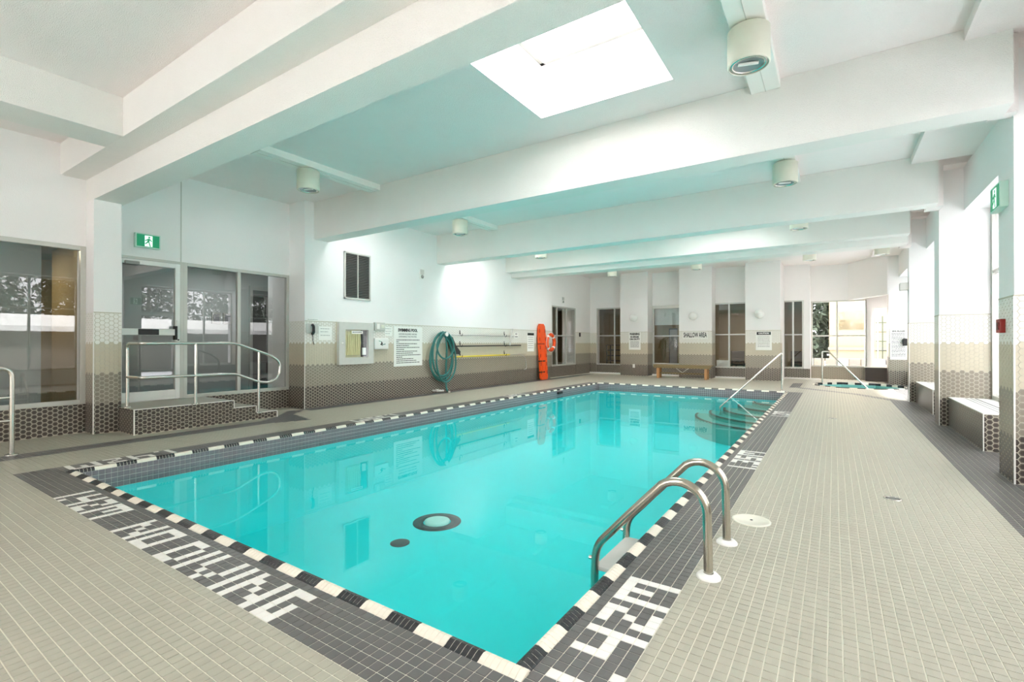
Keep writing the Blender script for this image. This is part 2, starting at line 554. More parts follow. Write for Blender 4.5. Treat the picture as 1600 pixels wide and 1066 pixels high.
# ---- floor slab with the pool and spa openings
fl = MB()
G = M['grout']
zt, zb = -.003, -.30
SP = (.62, 17.35, 1.12)     # spa centre, radius
HX0, HX1, HY0, HY1 = -.55, 1.80, 16.15, 18.55
ox0, ox1, oy0, oy1 = PX0 - CO, PX1 + CO, PY0 - CO, PY1 + CO
for a in [(-9.1, 2.2, -6.0, oy0), (-9.1, ox0, oy0, oy1), (ox1, 2.2, oy0, oy1), (-9.1, 2.2, oy1, HY0), (-9.1, HX0, HY0, HY1), (HX1, 2.2, HY0, HY1), (-9.1, 2.2, HY1, 21.2)]:
    fl.box(a[0], a[1], a[2], a[3], zb, zt, G)
oct_ = [(SP[0] + (SP[2] + .075) * math.cos(PI / 8 + PI / 4 * k), SP[1] + (SP[2] + .075) * math.sin(PI / 8 + PI / 4 * k)) for k in range(8)]


def rect_pt(p):
    dx, dy = p[0] - SP[0], p[1] - SP[1]
    t = min(((HX1 if dx > 0 else HX0) - SP[0]) / dx, ((HY1 if dy > 0 else HY0) - SP[1]) / dy)
    return (SP[0] + dx * t, SP[1] + dy * t)


corners = [(HX1, HY1), (HX0, HY1), (HX0, HY0), (HX1, HY0)]
for k in range(8):
    a, b = oct_[k], oct_[(k + 1) % 8]
    ra, rb = rect_pt(a), rect_pt(b)
    pts = [a, ra, rb, b]
    if abs(ra[0] - rb[0]) > 1e-4 and abs(ra[1] - rb[1]) > 1e-4:
        pts = [a, ra, corners[((k + 1) // 2) % 4] if False else ((ra[0] if abs(ra[0] - HX0) < 1e-4 or abs(ra[0] - HX1) < 1e-4 else rb[0]), (ra[1] if abs(ra[1] - HY0) < 1e-4 or abs(ra[1] - HY1) < 1e-4 else rb[1])), rb, b]
    fl.prism(pts, 'z', zb, zt, G)
floor = fl.build('floor', kind='structure')

# ---- deck tiles
rects = {'beige': [], 'dark': []}


def in_poly(x, y, poly):
    c = False; n = len(poly)
    for i in range(n):
        x1, y1 = poly[i]; x2, y2 = poly[(i + 1) % n]
        if (y1 > y) != (y2 > y) and x < (x2 - x1) * (y - y1) / (y2 - y1) + x1: c = not c
    return c


def seg_d(x, y, a, b):
    ax, ay = a; bx, by = b
    t = max(0, min(1, ((x - ax) * (bx - ax) + (y - ay) * (by - ay)) / ((bx - ax) ** 2 + (by - ay) ** 2)))
    return math.hypot(x - ax - t * (bx - ax), y - ay - t * (by - ay))


SPUR = [(-7.62, 4.2), (-7.3, 4.2), (-7.10, 4.74), (-7.9, 4.95), (-8.3, 5.44), (-8.34, 5.1), (-7.95, 4.72)]


def colour(x, y):
    if x > 1.03 and y < 13.5: return 'dark'
    if x > 1.33: return 'dark'
    if y > 13.0 and x > -.85 and min(seg_d(x, y, (1.1, 13.35), (.42, 14.5)), seg_d(x, y, (.42, 14.5), (-.85, 15.7))) < .12: return 'dark'
    if -1.08 < x < -.82 and 15.6 < y < 17.45: return 'dark'
    if -7.62 < x < -7.32 and y < 4.6: return 'dark'
    if in_poly(x, y, SPUR): return 'dark'
    if x < -8.05 and y > 5.4: return 'dark'
    return 'beige'


def lattice(x0, x1, y0, y1, ax, ay, px=P, py=P):
    i0 = math.floor((x0 - ax) / px); i1 = math.ceil((x1 - ax) / px)
    j0 = math.floor((y0 - ay) / py); j1 = math.ceil((y1 - ay) / py)
    for i in range(i0, i1):
        a, b = max(x0, ax + i * px), min(x1, ax + (i + 1) * px)
        if b - a < .008: continue
        for j in range(j0, j1):
            c, d = max(y0, ay + j * py), min(y1, ay + (j + 1) * py)
            if d - c < .008: continue
            yield i, j, (a, b, c, d)


def skip_deck(x, y):
    if y > YF and x < -1.4: return True
    if x < XG or (x < XL1 and y > 5.44): return True
    if (x - SP[0]) ** 2 + (y - SP[1]) ** 2 < (SP[2] + .04) ** 2: return True
    return False


BX0, BX1 = -6.50, -.645         # outer edges of the dark border strips
BY0 = 1.195
for (x0, x1, y0, y1) in [(-8.85, BX1, .10, BY0), (BX1, 1.95, .10, 19.6), (-8.85, BX0, BY0, YF), (BX0, BX1, PY1 + CO + .0, 19.6)]:
    for i, j, r in lattice(x0, x1, y0, y1, BX1, BY0):
        x, y = (r[0] + r[1]) / 2, (r[2] + r[3]) / 2
        if skip_deck(x, y): continue
        rects[colour(x, y)].append(r)
near, rest = split_near(rects['beige'], 300, (P, P))
place_tiles('floor_tile', near, unit_tile('floor_tile', P, P, M['beige']), floor)
field_obj('floor_tiles', rest, M['beige'], floor)
field_obj('dark_floor_tiles', rects['dark'], M['dark'], floor)

# ---- pool border: charcoal tiles with the writing laid in white
GL = {
    '1': ['X', 'X', 'X', 'X', 'X'],
    '.': [' ', ' ', ' ', ' ', 'X'],
    '4': ['X  X', 'X  X', 'XXXX', '   X', '   X'],
    '2': ['XXX', '  X', ' X ', 'X  ', 'XXX'],
    '3': ['XXX', '  X', ' XX', '  X', 'XXX'],
    '5': ['XXX', 'X  ', 'XXX', '  X', 'XXX'],
    'M': ['XXXXX', 'X X X', 'X X X', 'X   X', 'X   X'],
    'N': ['X   X', 'XX  X', 'X X X', 'X  XX', 'X   X'],
    'O': ['XXXX', 'X  X', 'X  X', 'X  X', 'XXXX'],
    'D': ['XXX ', 'X  X', 'X  X', 'X  X', 'XXX '],
    'I': ['X', 'X', 'X', 'X', 'X'],
    'V': ['X   X', 'X   X', 'X   X', ' X X ', '  X  '],
    'G': ['XXX', 'X  ', 'X X', 'X X', 'XXX'],
}


def word(s, gaps=None):
    cells = set(); c = 0
    for k, ch in enumerate(s):
        if ch == ' ': c += 2; continue
        g = GL[ch]
        for r in range(5):
            for q, t in enumerate(g[r]):
                if t == 'X': cells.add((c + q, r))
        c += len(g[0]) + 1
        if ch == '.' and gaps: c -= gaps
    return cells, c - 1


border = thing('pool_border', None, None, kind='structure')
dark, white = [], []
# near strip: columns run along +X, row 4 at the outer edge; G ends at x=-2.115
PNX = .0513
c1, n1 = word('NO DIVING'); c2, n2 = word('1.42M', 1)
near_cells = {}
X_end = -2.115
for (c, r) in c1: near_cells[(c - n1, r)] = 1
for (c, r) in c2: near_cells[(c - n2 - 44 + (0), r)] = 1
for i, j, r in lattice(BX0, -.963, BY0, PY0 - CO, X_end, BY0, PNX, (PY0 - CO - BY0) / 6):
    row = 4 - j
    (white if (i, row) in near_cells else dark).append((r, 0))
# right strip: columns run along +Y, row 0 beside the pool (one dark file in between)
PRX = .053
side_cells = {}
for s, start, gp in (('1.42M', 1, 0), ('1.35M', 73, 0), ('1.2M', 152, 0)):
    cs, n = word(s, gp)
    for (c, r) in cs: side_cells[(c + start, r)] = 1
y_an = PY0 - CO + .6 * P
for i, j, r in lattice(-.963, BX1, BY0, PY1 + CO, -.963, y_an, PRX, P):
    (white if (j, i - 1) in side_cells else dark).append((r, 1))
# left strip: mirrored, read from the left deck (near end is the end of the word)
left_cells = {}
for s, start in (('1.42M', 1), ('1.35M', 68), ('1.2M', 152)):
    cs, n = word(s)
    for (c, r) in cs: left_cells[(n - 1 - c + start, r)] = 1
pl = (PX0 - CO - BX0) / 6
for i, j, r in lattice(BX0, PX0 - CO, PY0 - CO, PY1 + CO, BX0, PY0 - CO, pl, P):
    row = 4 - i
    (white if (j, row) in left_cells else dark).append((r, 2))
sizes = {0: (PNX, (PY0 - CO - BY0) / 6), 1: (PRX, P), 2: (pl, P)}
for nm, lst, mm in (('charcoal_tile', dark, M['dark']), ('letter_tile', white, M['lett'])):
    allr = []; keep = []
    for kk in (0, 1, 2):
        rr = [r for r, k in lst if k == kk]
        a, b = split_near(rr, 10000, sizes[kk])
        keep += [(r, kk) for r in a]; allr += b
    keep.sort(key=lambda t: proj((t[0][0] + t[0][1]) / 2, (t[0][2] + t[0][3]) / 2, 0)[2])
    meshes = {k: unit_tile(nm, sizes[k][0], sizes[k][1], mm) for k in sizes}
    for kk in sizes:
        place_tiles(nm, [r for r, k in keep[:300] if k == kk], meshes[kk], border)
    allr += [r for r, k in keep[300:]]
    field_obj('far_' + nm + 's', allr, mm, border)

# coping: rounded lip tiles, black and white in sixes
prof = [(0, -.001), (.012, .001), (.026, .008), (.044, .014), (.060, .012), (.071, .001), (.076, -.016), (.077, -.05), (0, -.05)]
cpl = .1755 / 6


def cop_mesh(m):
    mb = MB()
    L = cpl - .0034
    n = len(prof)
    v = [(-L / 2, p[0], p[1]) for p in prof] + [(L / 2, p[0], p[1]) for p in prof]
    f = [tuple(range(n))[::-1], tuple(range(n, 2 * n))] + [(i, (i + 1) % n, n + (i + 1) % n, n + i) for i in range(n)]
    me = bpy.data.meshes.new('coping_tile'); me.from_pydata(v, [], f); me.materials.append(m); me.update()
    return me, v, f


cm = {0: cop_mesh(M['cop_w']), 1: cop_mesh(M['cop_b'])}
cop = []
# (start, direction, rotation, length, phase offset of first boundary, first colour)
runs = [((-.963, PY0 - CO), (-1, 0), 0.0, -.963 - (PX0 - CO), .217, 0),
        ((-.963, PY0 - CO), (0, 1), PI / 2, PY1 + CO - (PY0 - CO), .216, 1),
        ((PX0 - CO, PY0 - CO), (0, 1), -PI / 2, PY1 + CO - (PY0 - CO), .03, 0),
        ((-.963, PY1 + CO), (-1, 0), PI, -.963 - (PX0 - CO), .1, 1)]
for (sx, sy), (dx, dy), rot, L, ph, first in runs:
    n = int(L / cpl)
    for k in range(n):
        s = (k + .5) * L / n
        b = 0 if s < ph else 1 + int((s - ph) / .1755)
        colr = (b + first) % 2
        # keep clear of the corners, where the runs meet at a mitre
        if s < .06 and not (dx == -1): continue
        cop.append((sx + dx * s, sy + dy * s, rot, colr))
vis = []
for t in cop:
    q = proj(t[0], t[1], 0)
    vis.append(q[2] if q and 0 < q[0] < 1600 and 0 < q[1] < 1066 else 1e9)
order = sorted(range(len(cop)), key=lambda i: vis[i])
first_c = {}
for i in order[:300]:
    x, y, rot, colr = cop[i]
    o = bpy.data.objects.new('coping_tile', cm[colr][0]) if colr not in first_c else first_c[colr].copy()
    first_c.setdefault(colr, o)
    COL.objects.link(o); o.parent = border
    o.location = (x, y, 0); o.rotation_euler = (0, 0, rot)
for colr, nm in ((0, 'far_white_coping_tiles'), (1, 'far_black_coping_tiles')):
    mb = MB()
    for i in order[300:]:
        x, y, rot, c_ = cop[i]
        if c_ != colr: continue
        mb.poly(cm[colr][1], cm[colr][2], M['cop_w' if colr == 0 else 'cop_b'], T=Matrix.Translation((x, y, 0)) @ Matrix.Rotation(rot, 4, 'Z'))
    mb.build(nm, border, 'stuff')
bed = MB()
for a in [(PX0 - CO, PX1 + CO, PY0 - CO, PY0 - .004), (PX0 - CO, PX1 + CO, PY1 + .004, PY1 + CO), (PX0 - CO, PX0 - .004, PY0, PY1), (PX1 + .004, PX1 + CO, PY0, PY1)]:
    bed.box(a[0], a[1], a[2], a[3], -.06, -.006, G)
bp_ = [(p[0], p[1] - .0022) for p in prof]
bp_[0] = (0.001, -.004); bp_[-1] = (.001, -.052)
nb = len(bp_)
for x, y, rot, c_ in cop:
    v = [(-cpl / 2, p[0], p[1]) for p in bp_] + [(cpl / 2, p[0], p[1]) for p in bp_]
    bed.poly(v, [(i, (i + 1) % nb, nb + (i + 1) % nb, nb + i) for i in range(nb)], M['grout'], T=Matrix.Translation((x, y, 0)) @ Matrix.Rotation(rot, 4, 'Z'))
bed.build('coping_bed', border)

# ---- pool basin
pool = thing('pool_basin', None, None, kind='structure')
FZ = -1.15
pb = MB()
t = .15
pb.box(PX0 - t, PX1 + t, PY0 - t, PY1 + t, FZ - .15, FZ, M['pool'])
pb.box(PX0 - t, PX0, PY0 - t, PY1 + t, FZ, -.05, M['pool'])
pb.box(PX1, PX1 + t, PY0 - t, PY1 + t, FZ, -.05, M['pool'])
pb.box(PX0, PX1, PY0 - t, PY0, FZ, -.05, M['pool'])
pb.box(PX0, PX1, PY1, PY1 + t, FZ, -.05, M['pool'])
pb.build('pool_shell', pool)


def wall_band(name, O, U, N, L, rows, ztop, parent):
    mb = MB(); O, U, N = Vector(O), Vector(U), Vector(N)
    n = int(L / P)
    W = lambda u, z, d: tuple(O + U * u + Vector((0, 0, z)) + N * d)
    mb.poly([W(0, ztop, .001), (W(L, ztop, .001)), W(L, ztop - rows * P, .001), W(0, ztop - rows * P, .001)], [(0, 1, 2, 3)], M['grout'])
    for k in range(n):
        for r in range(rows):
            a, b = k * L / n + .0014, (k + 1) * L / n - .0014
            c, d = ztop - r * P - .0014, ztop - (r + 1) * P + .0014
            mb.poly([W(a, c, .001), W(b, c, .001), W(b, d, .001), W(a, d, .001), W(a + .0007, c - .0007, .004), W(b - .0007, c - .0007, .004), W(b - .0007, d + .0007, .004), W(a + .0007, d + .0007, .004)],
                    [(4, 5, 6, 7), (0, 1, 5, 4), (1, 2, 6, 5), (2, 3, 7, 6), (3, 0, 4, 7)], M['band'])
    return mb.build(name, parent, 'stuff')


wall_band('waterline_tiles', (PX0, PY0, 0), (0, 1, 0), (1, 0, 0), PY1 - PY0, 4, -.02, pool)
wall_band('waterline_tiles', (PX0, PY1, 0), (1, 0, 0), (0, -1, 0), PX1 - PX0, 4, -.02, pool)
wall_band('waterline_tiles', (PX1, PY1, 0), (0, -1, 0), (-1, 0, 0), PY1 - PY0, 4, -.02, pool)
wall_band('waterline_tiles', (PX1, PY0, 0), (-1, 0, 0), (0, 1, 0), PX1 - PX0, 4, -.02, pool)
# quarter-round steps in the far corner with dark nosings
for k, (r, z) in enumerate([(2.15, -.70), (1.8, -.60), (1.45, -.50), (1.1, -.39), (.75, -.28)]):
    arc = [(PX1 + .001 - r * math.cos(a), PY1 - .001 - r * math.sin(a)) for a in np.linspace(0, PI / 2, 18)]
    st = MB().prism([(PX1, PY1)] + [tuple(p) for p in arc], 'z', FZ, z, M['step']).build('pool_step', pool)
    arci = [(PX1 - (r - .06) * math.cos(a), PY1 - (r - .06) * math.sin(a)) for a in np.linspace(0, PI / 2, 18)]
    MB().prism([tuple(p) for p in arc] + [tuple(p) for p in arci[::-1]], 'z', z - .03, z + .006, M['nose']).build('step_nosing', st)
wt_ = MB(); wt_.poly([(PX0, PY0, WZ), (PX1, PY0, WZ), (PX1, PY1, WZ), (PX0, PY1, WZ)], [(0, 1, 2, 3)], M['water'])
o = wt_.build('pool_water', kind='structure')
o['label'] = 'still turquoise pool water'
# main drain: dark tiled ring round a pale cover
dc = (-4.43, 4.84)
dr_ = thing('main_drain', 'round pale drain cover in a dark tiled ring on the pool floor', 'pool drain', (dc[0], dc[1], FZ))
ring = MB().lathe([(.32, 0), (.32, .006), (.185, .006), (.185, 0)], (dc[0], dc[1], FZ + .001), M['nose'], n=36)
ring.build('tile_ring', dr_)
MB().lathe([(.17, 0), (.17, .02), (.13, .035), (.12, .028), (0.001, .028)], (dc[0], dc[1], FZ + .001), mat('drain_cover', (170, 225, 215), .5), n=30).build('cover', dr_)
o = MB().lathe([(.115, 0), (.115, .008), (.09, .012), (.001, .012)], (-4.334, 4.085, FZ), M['nose'], n=28).build('floor_inlet', None, None, 'small dark round inlet cover on the pool floor', 'pool inlet')
o = MB().box(PX0 + .005, PX0 + .05, 11.35, 11.6, -.115, -.05, M['black'], b=.008).build('pool_skimmer_mouth', None, None, 'small black skimmer opening on the far stretch of the pool edge', 'skimmer')

# ---- spa
spa = thing('spa_basin', None, None, kind='structure')
so = [(SP[0] + SP[2] * math.cos(PI / 8 + PI / 4 * k), SP[1] + SP[2] * math.sin(PI / 8 + PI / 4 * k)) for k in range(8)]
mb = MB()
for k in range(8):
    a, b, c, d = so[k], so[(k + 1) % 8], oct_[(k + 1) % 8], oct_[k]
    mb.prism([a, d, c, b], 'z', -.9, -.05, M['spa'])
mb.prism(so, 'z', -.95, -.9, M['spa'])
mb.build('spa_shell', spa)
for k in range(8):
    a, b, c, d = map(Vector, (so[k], so[(k + 1) % 8], oct_[(k + 1) % 8], oct_[k]))
    for q in range(5):
        f = lambda u, v, s: tuple(u + (v - u) * s)
        s0, s1 = q / 5 + .004, (q + 1) / 5 - .004
        MB().prism([f(a, b, s0), f(d, c, s0), f(d, c, s1), f(a, b, s1)], 'z', -.05, .014, M['cop_w'] if q % 2 else M['cop_b']).build('coping_tile', spa)
mb = MB(); mb.poly([(p[0], p[1], -.10) for p in so], [tuple(range(8))], M['water']); mb.build('spa_water', kind='structure')

# ---- ceiling
CZ = 3.96
ce = MB()
XW, XE = -9.1, 2.2
ys = sorted({-6.2, 21.2} | {v for q in SKY for v in q[2:]})
for y0, y1 in zip(ys[:-1], ys[1:]):
    hs = sorted((q[0], q[1]) for q in SKY if q[2] <= y0 + 1e-6 and q[3] >= y1 - 1e-6)
    xa = XW
    for a, b in hs:
        ce.box(xa, a, y0, y1, CZ, CZ + .25, M['ceil']); xa = b
    ce.box(xa, XE, y0, y1, CZ, CZ + .25, M['ceil'])
ceiling = ce.build('ceiling', kind='structure')
BEAMS = [(2.05, 2.325, 3.53), (2.325, 2.67, 3.22), (5.63, 5.95, 3.245), (9.10, 9.42, 3.25), (12.17, 12.48, 3.40), (12.48, 12.95, 3.27)]
for k, (y0, y1, z) in enumerate(BEAMS):
    xa = XL1 if y0 > 5 else -9.0
    mb = MB(); mb.box(xa, 1.245 if y0 > 3 else 1.9, y0, y1, z, CZ, M['beam'], b=.006)
    mb.build('beam', ceiling)
MB().box(-7.05, -6.52, -5.9, 2.05, 3.53, CZ, M['beam'], b=.006).build('beam', ceiling)
for ya, yb in ((5.93, 6.08), (9.40, 9.74), (12.90, 13.25)):
    MB().box(1.16, 1.34, ya, yb, 3.27, CZ, M['ceil']).build('beam_pad', ceiling)
for ya, yb in ((2.67, 5.63), (5.95, 9.10), (9.42, 12.17), (12.95, 18.3), (-5.9, 2.05)):
    MB().box(.94, 2.0, ya, yb, CZ - .10, CZ, M['ceil']).build('dropped_panel', ceiling)
# skylight wells: two real, the others added out of view for light
for k, (x0, x1, y0, y1) in enumerate(SKY):
    sk = thing('window_%d' % (k + 20), None, None, ((x0 + x1) / 2, (y0 + y1) / 2, CZ), kind='structure')
    mb = MB(); h = 4.62
    for a in [(x0 - .1, x0, y0 - .1, y1 + .1), (x1, x1 + .1, y0 - .1, y1 + .1), (x0, x1, y0 - .1, y0), (x0, x1, y1, y1 + .1)]:
        mb.box(a[0], a[1], a[2], a[3], CZ + .25, h, M['wall'])
    mb.build('shaft', sk)
    mb = MB()
    for a in [(x0, x0 + .05, y0, y1), (x1 - .05, x1, y0, y1), (x0, x1, y0, y0 + .05), (x0, x1, y1 - .05, y1)]:
        mb.box(a[0], a[1], a[2], a[3], h - .03, h + .03, M['grey'])
    mb.build('frame', sk)
    MB().box(x0, x1, y0, y1, h + .03, h + .04, M['rglass']).build('pane', sk)

# ---- left wall
lw = MB(); Wm = M['wall']
H2 = CZ + .1
# bay A with the first window
lw.box(-9.1, XL0, -6.0, 2.326, 2.60, H2, Wm)
lw.box(-9.1, XL0, -6.0, 2.326, 0, .40, Wm)
lw.box(-9.1, XL0, -6.0, -1.6, .40, 2.60, Wm)
# wall above the door glass, below it, solid wall B, wall C round window
lw.box(-9.1, XG, 2.637, 5.44, 2.57, H2, Wm)
lw.box(-9.1, XG, 2.637, 5.44, 0, .345, Wm)
lw.box(-9.6, XL1, 5.44, 14.95, 0, H2, Wm)
lw.box(-9.1, XLC, 14.95, 15.35, 0, H2, Wm)
lw.box(-9.1, XLC, 17.30, 18.75, 0, H2, Wm)
lw.box(-9.1, XLC, 15.35, 17.30, 0, .40, Wm)
lw.box(-9.1, XLC, 15.35, 17.30, 2.62, H2, Wm)
lw.box(-9.1, XG - .0, 3.553, 3.563, 2.57, H2, Wm)
wl = lw.build('wall_left', kind='structure')
MB().box(XG, XG + .006, 3.55, 3.565, 2.57, CZ, M['trim']).build('panel_joint', wl)
pc = MB().box(-9.1, -8.42, 2.326, 2.637, 0, H2, Wm).build('pillar', wl)
hex_field('hexagon_tiles', wl, (XL0, 0, 0), (0, 1, 0), (1, 0, 0), 0, [(-6.0, 2.326, 0, .40)])
hex_field('hexagon_tiles', pc, (-8.42, 0, 0), (0, 1, 0), (1, 0, 0), 0, [(2.326, 2.637, 0, HT)])
hex_field('hexagon_tiles', pc, (-8.72, 2.326, 0), (1, 0, 0), (0, -1, 0), 0, [(0, .30, 0, HT)])
hex_field('hexagon_tiles', wl, (XG, 0, 0), (0, 1, 0), (1, 0, 0), 0, [(2.637, 5.44, 0, .345)])
hex_field('hexagon_tiles', wl, (XL1, 0, 0), (0, 1, 0), (1, 0, 0), 0, [(5.44, 14.95, 0, HT)])
hex_field('hexagon_tiles', wl, (-8.85, 5.44, 0), (1, 0, 0), (0, -1, 0), 0, [(0, .51, 0, HT)])
hex_field('hexagon_tiles', wl, (XLC, 0, 0), (0, 1, 0), (1, 0, 0), 0, [(14.95, 15.35, 0, HT), (15.35, 17.30, 0, .40), (17.30, 18.66, 0, HT)])
tr = MB()
for (x, a, b) in ((XL1, 5.44, 14.95), (-8.42, 2.326, 2.637), (XLC, 14.95, 15.35), (XLC, 17.3, 18.6)):
    tr.box(x, x + .006, a, b, HT, HT + .012, M['wgrout'])
tr.box(XL1 - .006, XL1 + .007, 5.434, 5.446, 0, HT, M['lett'])
tr.box(-8.426, -8.413, 2.320, 2.332, 0, HT, M['lett'])
tr.build('tile_edge', wl)
MB().box(XL1, XL1 + .010, 5.446, 14.95, -.003, .012, M['hexr']).build('floor_edge', wl)


def window(n, axis, plane, a0, a1, z0, z1, mull=(), trans=(), fw=.05, depth=.07, glass='glass', mf='trim', out=-1, frame_top=True, label=None):
    """axis 'y': lies along Y in plane X=plane;  axis 'x': along X in plane Y=plane. out = direction of the outside"""
    w_ = thing('window_%d' % n, None, None, kind='structure')
    def bx(mb, a, b, c, d, d0, d1, m):
        p0, p1 = plane + out * d0, plane + out * d1
        if axis == 'y': mb.box(p0, p1, a, b, c, d, m, b=.004)
        else: mb.box(a, b, p0, p1, c, d, m, b=.004)
    f = MB(); Fm = M[mf]
    bx(f, a0, a0 + fw, z0, z1, 0, depth, Fm); bx(f, a1 - fw, a1, z0, z1, 0, depth, Fm)
    bx(f, a0 + fw, a1 - fw, z0, z0 + fw, 0, depth, Fm); bx(f, a0 + fw, a1 - fw, z1 - fw, z1, 0, depth, Fm)
    f.build('window_frame', w_)
    xs = [a0 + fw] + list(mull) + [a1 - fw]; zs = [z0 + fw] + list(trans) + [z1 - fw]
    for m_ in mull:
        q = MB(); bx(q, m_ - .028, m_ + .028, z0 + fw, z1 - fw, .005, depth, Fm); q.build('mullion', w_)
    for i in range(len(xs) - 1):
        l0 = xs[i] + (.028 if i else 0); l1 = xs[i + 1] - (.028 if i < len(xs) - 2 else 0)
        for t_ in trans:
            q = MB(); bx(q, l0, l1, t_ - .022, t_ + .022, .01, depth - .005, Fm); q.build('transom', w_)
        for j in range(len(zs) - 1):
            g0 = zs[j] + (.022 if j else 0); g1 = zs[j + 1] - (.022 if j < len(zs) - 2 else 0)
            q = MB(); v = plane + out * depth * .55
            if axis == 'y': q.poly([(v, l0, g0), (v, l1, g0), (v, l1, g1), (v, l0, g1)], [(0, 1, 2, 3)], M[glass])
            else: q.poly([(l0, v, g0), (l1, v, g0), (l1, v, g1), (l0, v, g1)], [(0, 1, 2, 3)], M[glass])
            me = bpy.data.meshes.new('pane'); me.from_pydata(q.v, [], q.f); me.materials.append(M[glass]); me.update()
            # pane front looks into the pool hall
            nrm = me.polygons[0].normal
            inw = Vector((-out, 0, 0)) if axis == 'y' else Vector((0, -out, 0))
            if nrm.dot(inw) < 0:
                me = bpy.data.meshes.new('pane'); me.from_pydata(q.v, [], [(3, 2, 1, 0)]); me.materials.append(M[glass]); me.update()
            link('pane', me, w_)
    return w_


window(1, 'y', XL0, -1.6, 2.326, .40, 2.60, mull=(-.3,), trans=(), fw=.06)
# door with glass and the sidelights
wd = window(2, 'y', XG, 3.60, 5.44, .345, 2.57, mull=(4.49,), fw=.055)
door = thing('door_1', 'white framed glass door with push bar above the landing', None, (XG, 3.1, .345), kind='structure')
f = MB(); dx = (XG - .06, XG)
f.box(dx[0], dx[1], 2.637, 2.70, .345, 2.57, M['trim']); f.box(dx[0], dx[1], 3.55, 3.60, .345, 2.57, M['trim']); f.box(dx[0], dx[1], 2.70, 3.55, 2.53, 2.57, M['trim'])
f.build('door_frame', door)
f = MB(); dx = (XG - .05, XG + .012); Wf = M['white_frame']
f.box(dx[0], dx[1], 2.705, 2.775, .355, 2.525, Wf, b=.004); f.box(dx[0], dx[1], 3.475, 3.545, .355, 2.525, Wf, b=.004)
f.box(dx[0], dx[1], 2.775, 3.475, .355, .50, Wf, b=.004); f.box(dx[0], dx[1], 2.775, 3.475, 2.455, 2.525, Wf, b=.004)
f.build('door_leaf', door)
me = bpy.data.meshes.new('pane'); me.from_pydata([(XG - .02, 2.775, .5), (XG - .02, 3.475, .5), (XG - .02, 3.475, 2.455), (XG - .02, 2.775, 2.455)], [], [(0, 1, 2, 3)]); me.materials.append(M['glass']); link('pane', me, door)
MB().box(XG + .02, XG + .09, 2.74, 3.46, 1.37, 1.47, M['white'], b=.01).build('push_bar', door)
MB().box(XG + .088, XG + .094, 2.95, 3.22, 1.375, 1.465, M['black']).build('push_pad', door)
MB().box(XG + .012, XG + .10, 3.44, 3.475, 1.30, 1.52, M['black'], b=.005).build('latch_case', door)
MB().box(XG + .012, XG + .03, 3.49, 3.535, 1.24, 1.62, M['white'], b=.004).build('lock_plate', door)
MB().cyl((XG + .03, 3.512, 1.30), .012, .01, M['black'], 'x', 12).build('key_cylinder', door)
MB().box(XG + .012, XG + .06, 2.80, 2.98, 2.44, 2.49, M['grey'], b=.004).build('door_closer', door)
window(3, 'y', XLC, 15.35, 17.30, .40, 2.62, mull=(15.78, 16.52), trans=(1.52,), fw=.06)

# ---- far wall
fw_ = MB()
for (a, b) in ((-6.95, -5.87), (-4.71, -3.58), (-2.51, -1.46)):
    pass
fw_.box(-9.1, -8.21, YR, YR + .3, 0, H2, Wm)
for (a, b) in ((-8.21, -6.85), (-5.93, -4.6), (-3.66, -2.4)):
    fw_.box(a, b, YR, YR + .3, 0, .36, Wm); fw_.box(a, b, YR, YR + .3, 2.69, H2, Wm)
fw_.box(-6.85, -5.93, YR, YR + .3, 0, H2, Wm); fw_.box(-4.6, -3.66, YR, YR + .3, 0, H2, Wm); fw_.box(-2.4, -1.52, YR, YR + .3, 0, H2, Wm)
fw_.box(-1.52, -1.46, YR, 19.6, 0, H2, Wm)
fw_.box(-1.46, -.87, 19.5, 19.75, 0, .36, Wm); fw_.box(-1.46, -.87, 19.5, 19.75, 2.74, H2, Wm)
fw_.box(-.87, -.68, 19.5, 20.3, 0, H2, Wm)
fw_.box(-.68, .93, 20.1, 20.3, 0, .42, Wm); fw_.box(-.68, .93, 20.1, 20.3, 2.72, H2, Wm)
fw_.box(.90, 1.02, 20.1, 21.1, 0, H2, Wm)
fw_.box(1.02, 2.1, 21.0, 21.2, 0, .45, Wm); fw_.box(1.02, 1.12, 21.0, 21.2, .45, 2.5, Wm); fw_.box(1.80, 2.1, 21.0, 21.2, .45, 2.5, Wm)
fw_.box(1.02, 2.1, 21.0, 21.2, 2.5, H2, Wm)
wf = fw_.build('wall_far', kind='structure')
mb = MB(); mb.prism([(.40, 20.1), (1.345, 18.40), (1.50, 18.48), (.60, 20.12)], 'z', 2.72, CZ, Wm); mb.build('angled_bulkhead', wf)
for (a, b) in ((-6.95, -5.87), (-4.71, -3.58), (-2.51, -1.46)):
    p_ = MB().box(a, b, YF, YR + .02, 0, H2, Wm).build('pillar', wf)
    hex_field('hexagon_tiles', p_, (0, YF, 0), (1, 0, 0), (0, -1, 0), 0, [(a, b, 0, HT)])
    hex_field('hexagon_tiles', p_, (b, 0, 0), (0, 1, 0), (1, 0, 0), 0, [(YF, YR, 0, HT)])
    MB().box(a, b + .006, YF - .006, YF, HT, HT + .012, M['wgrout']).build('tile_edge', p_)
hex_field('hexagon_tiles', wf, (0, YR, 0), (1, 0, 0), (0, -1, 0), 0, [(-8.5, -8.21, 0, HT), (-8.21, -6.95, 0, .36), (-5.87, -4.71, 0, .36), (-3.58, -2.51, 0, .36)])
hex_field('hexagon_tiles', wf, (0, 19.5, 0), (1, 0, 0), (0, -1, 0), 0, [(-1.46, -.68, 0, .36)])
hex_field('hexagon_tiles', wf, (0, 20.1, 0), (1, 0, 0), (0, -1, 0), 0, [(-.68, .93, 0, .42)], bands=1)
mb = MB()
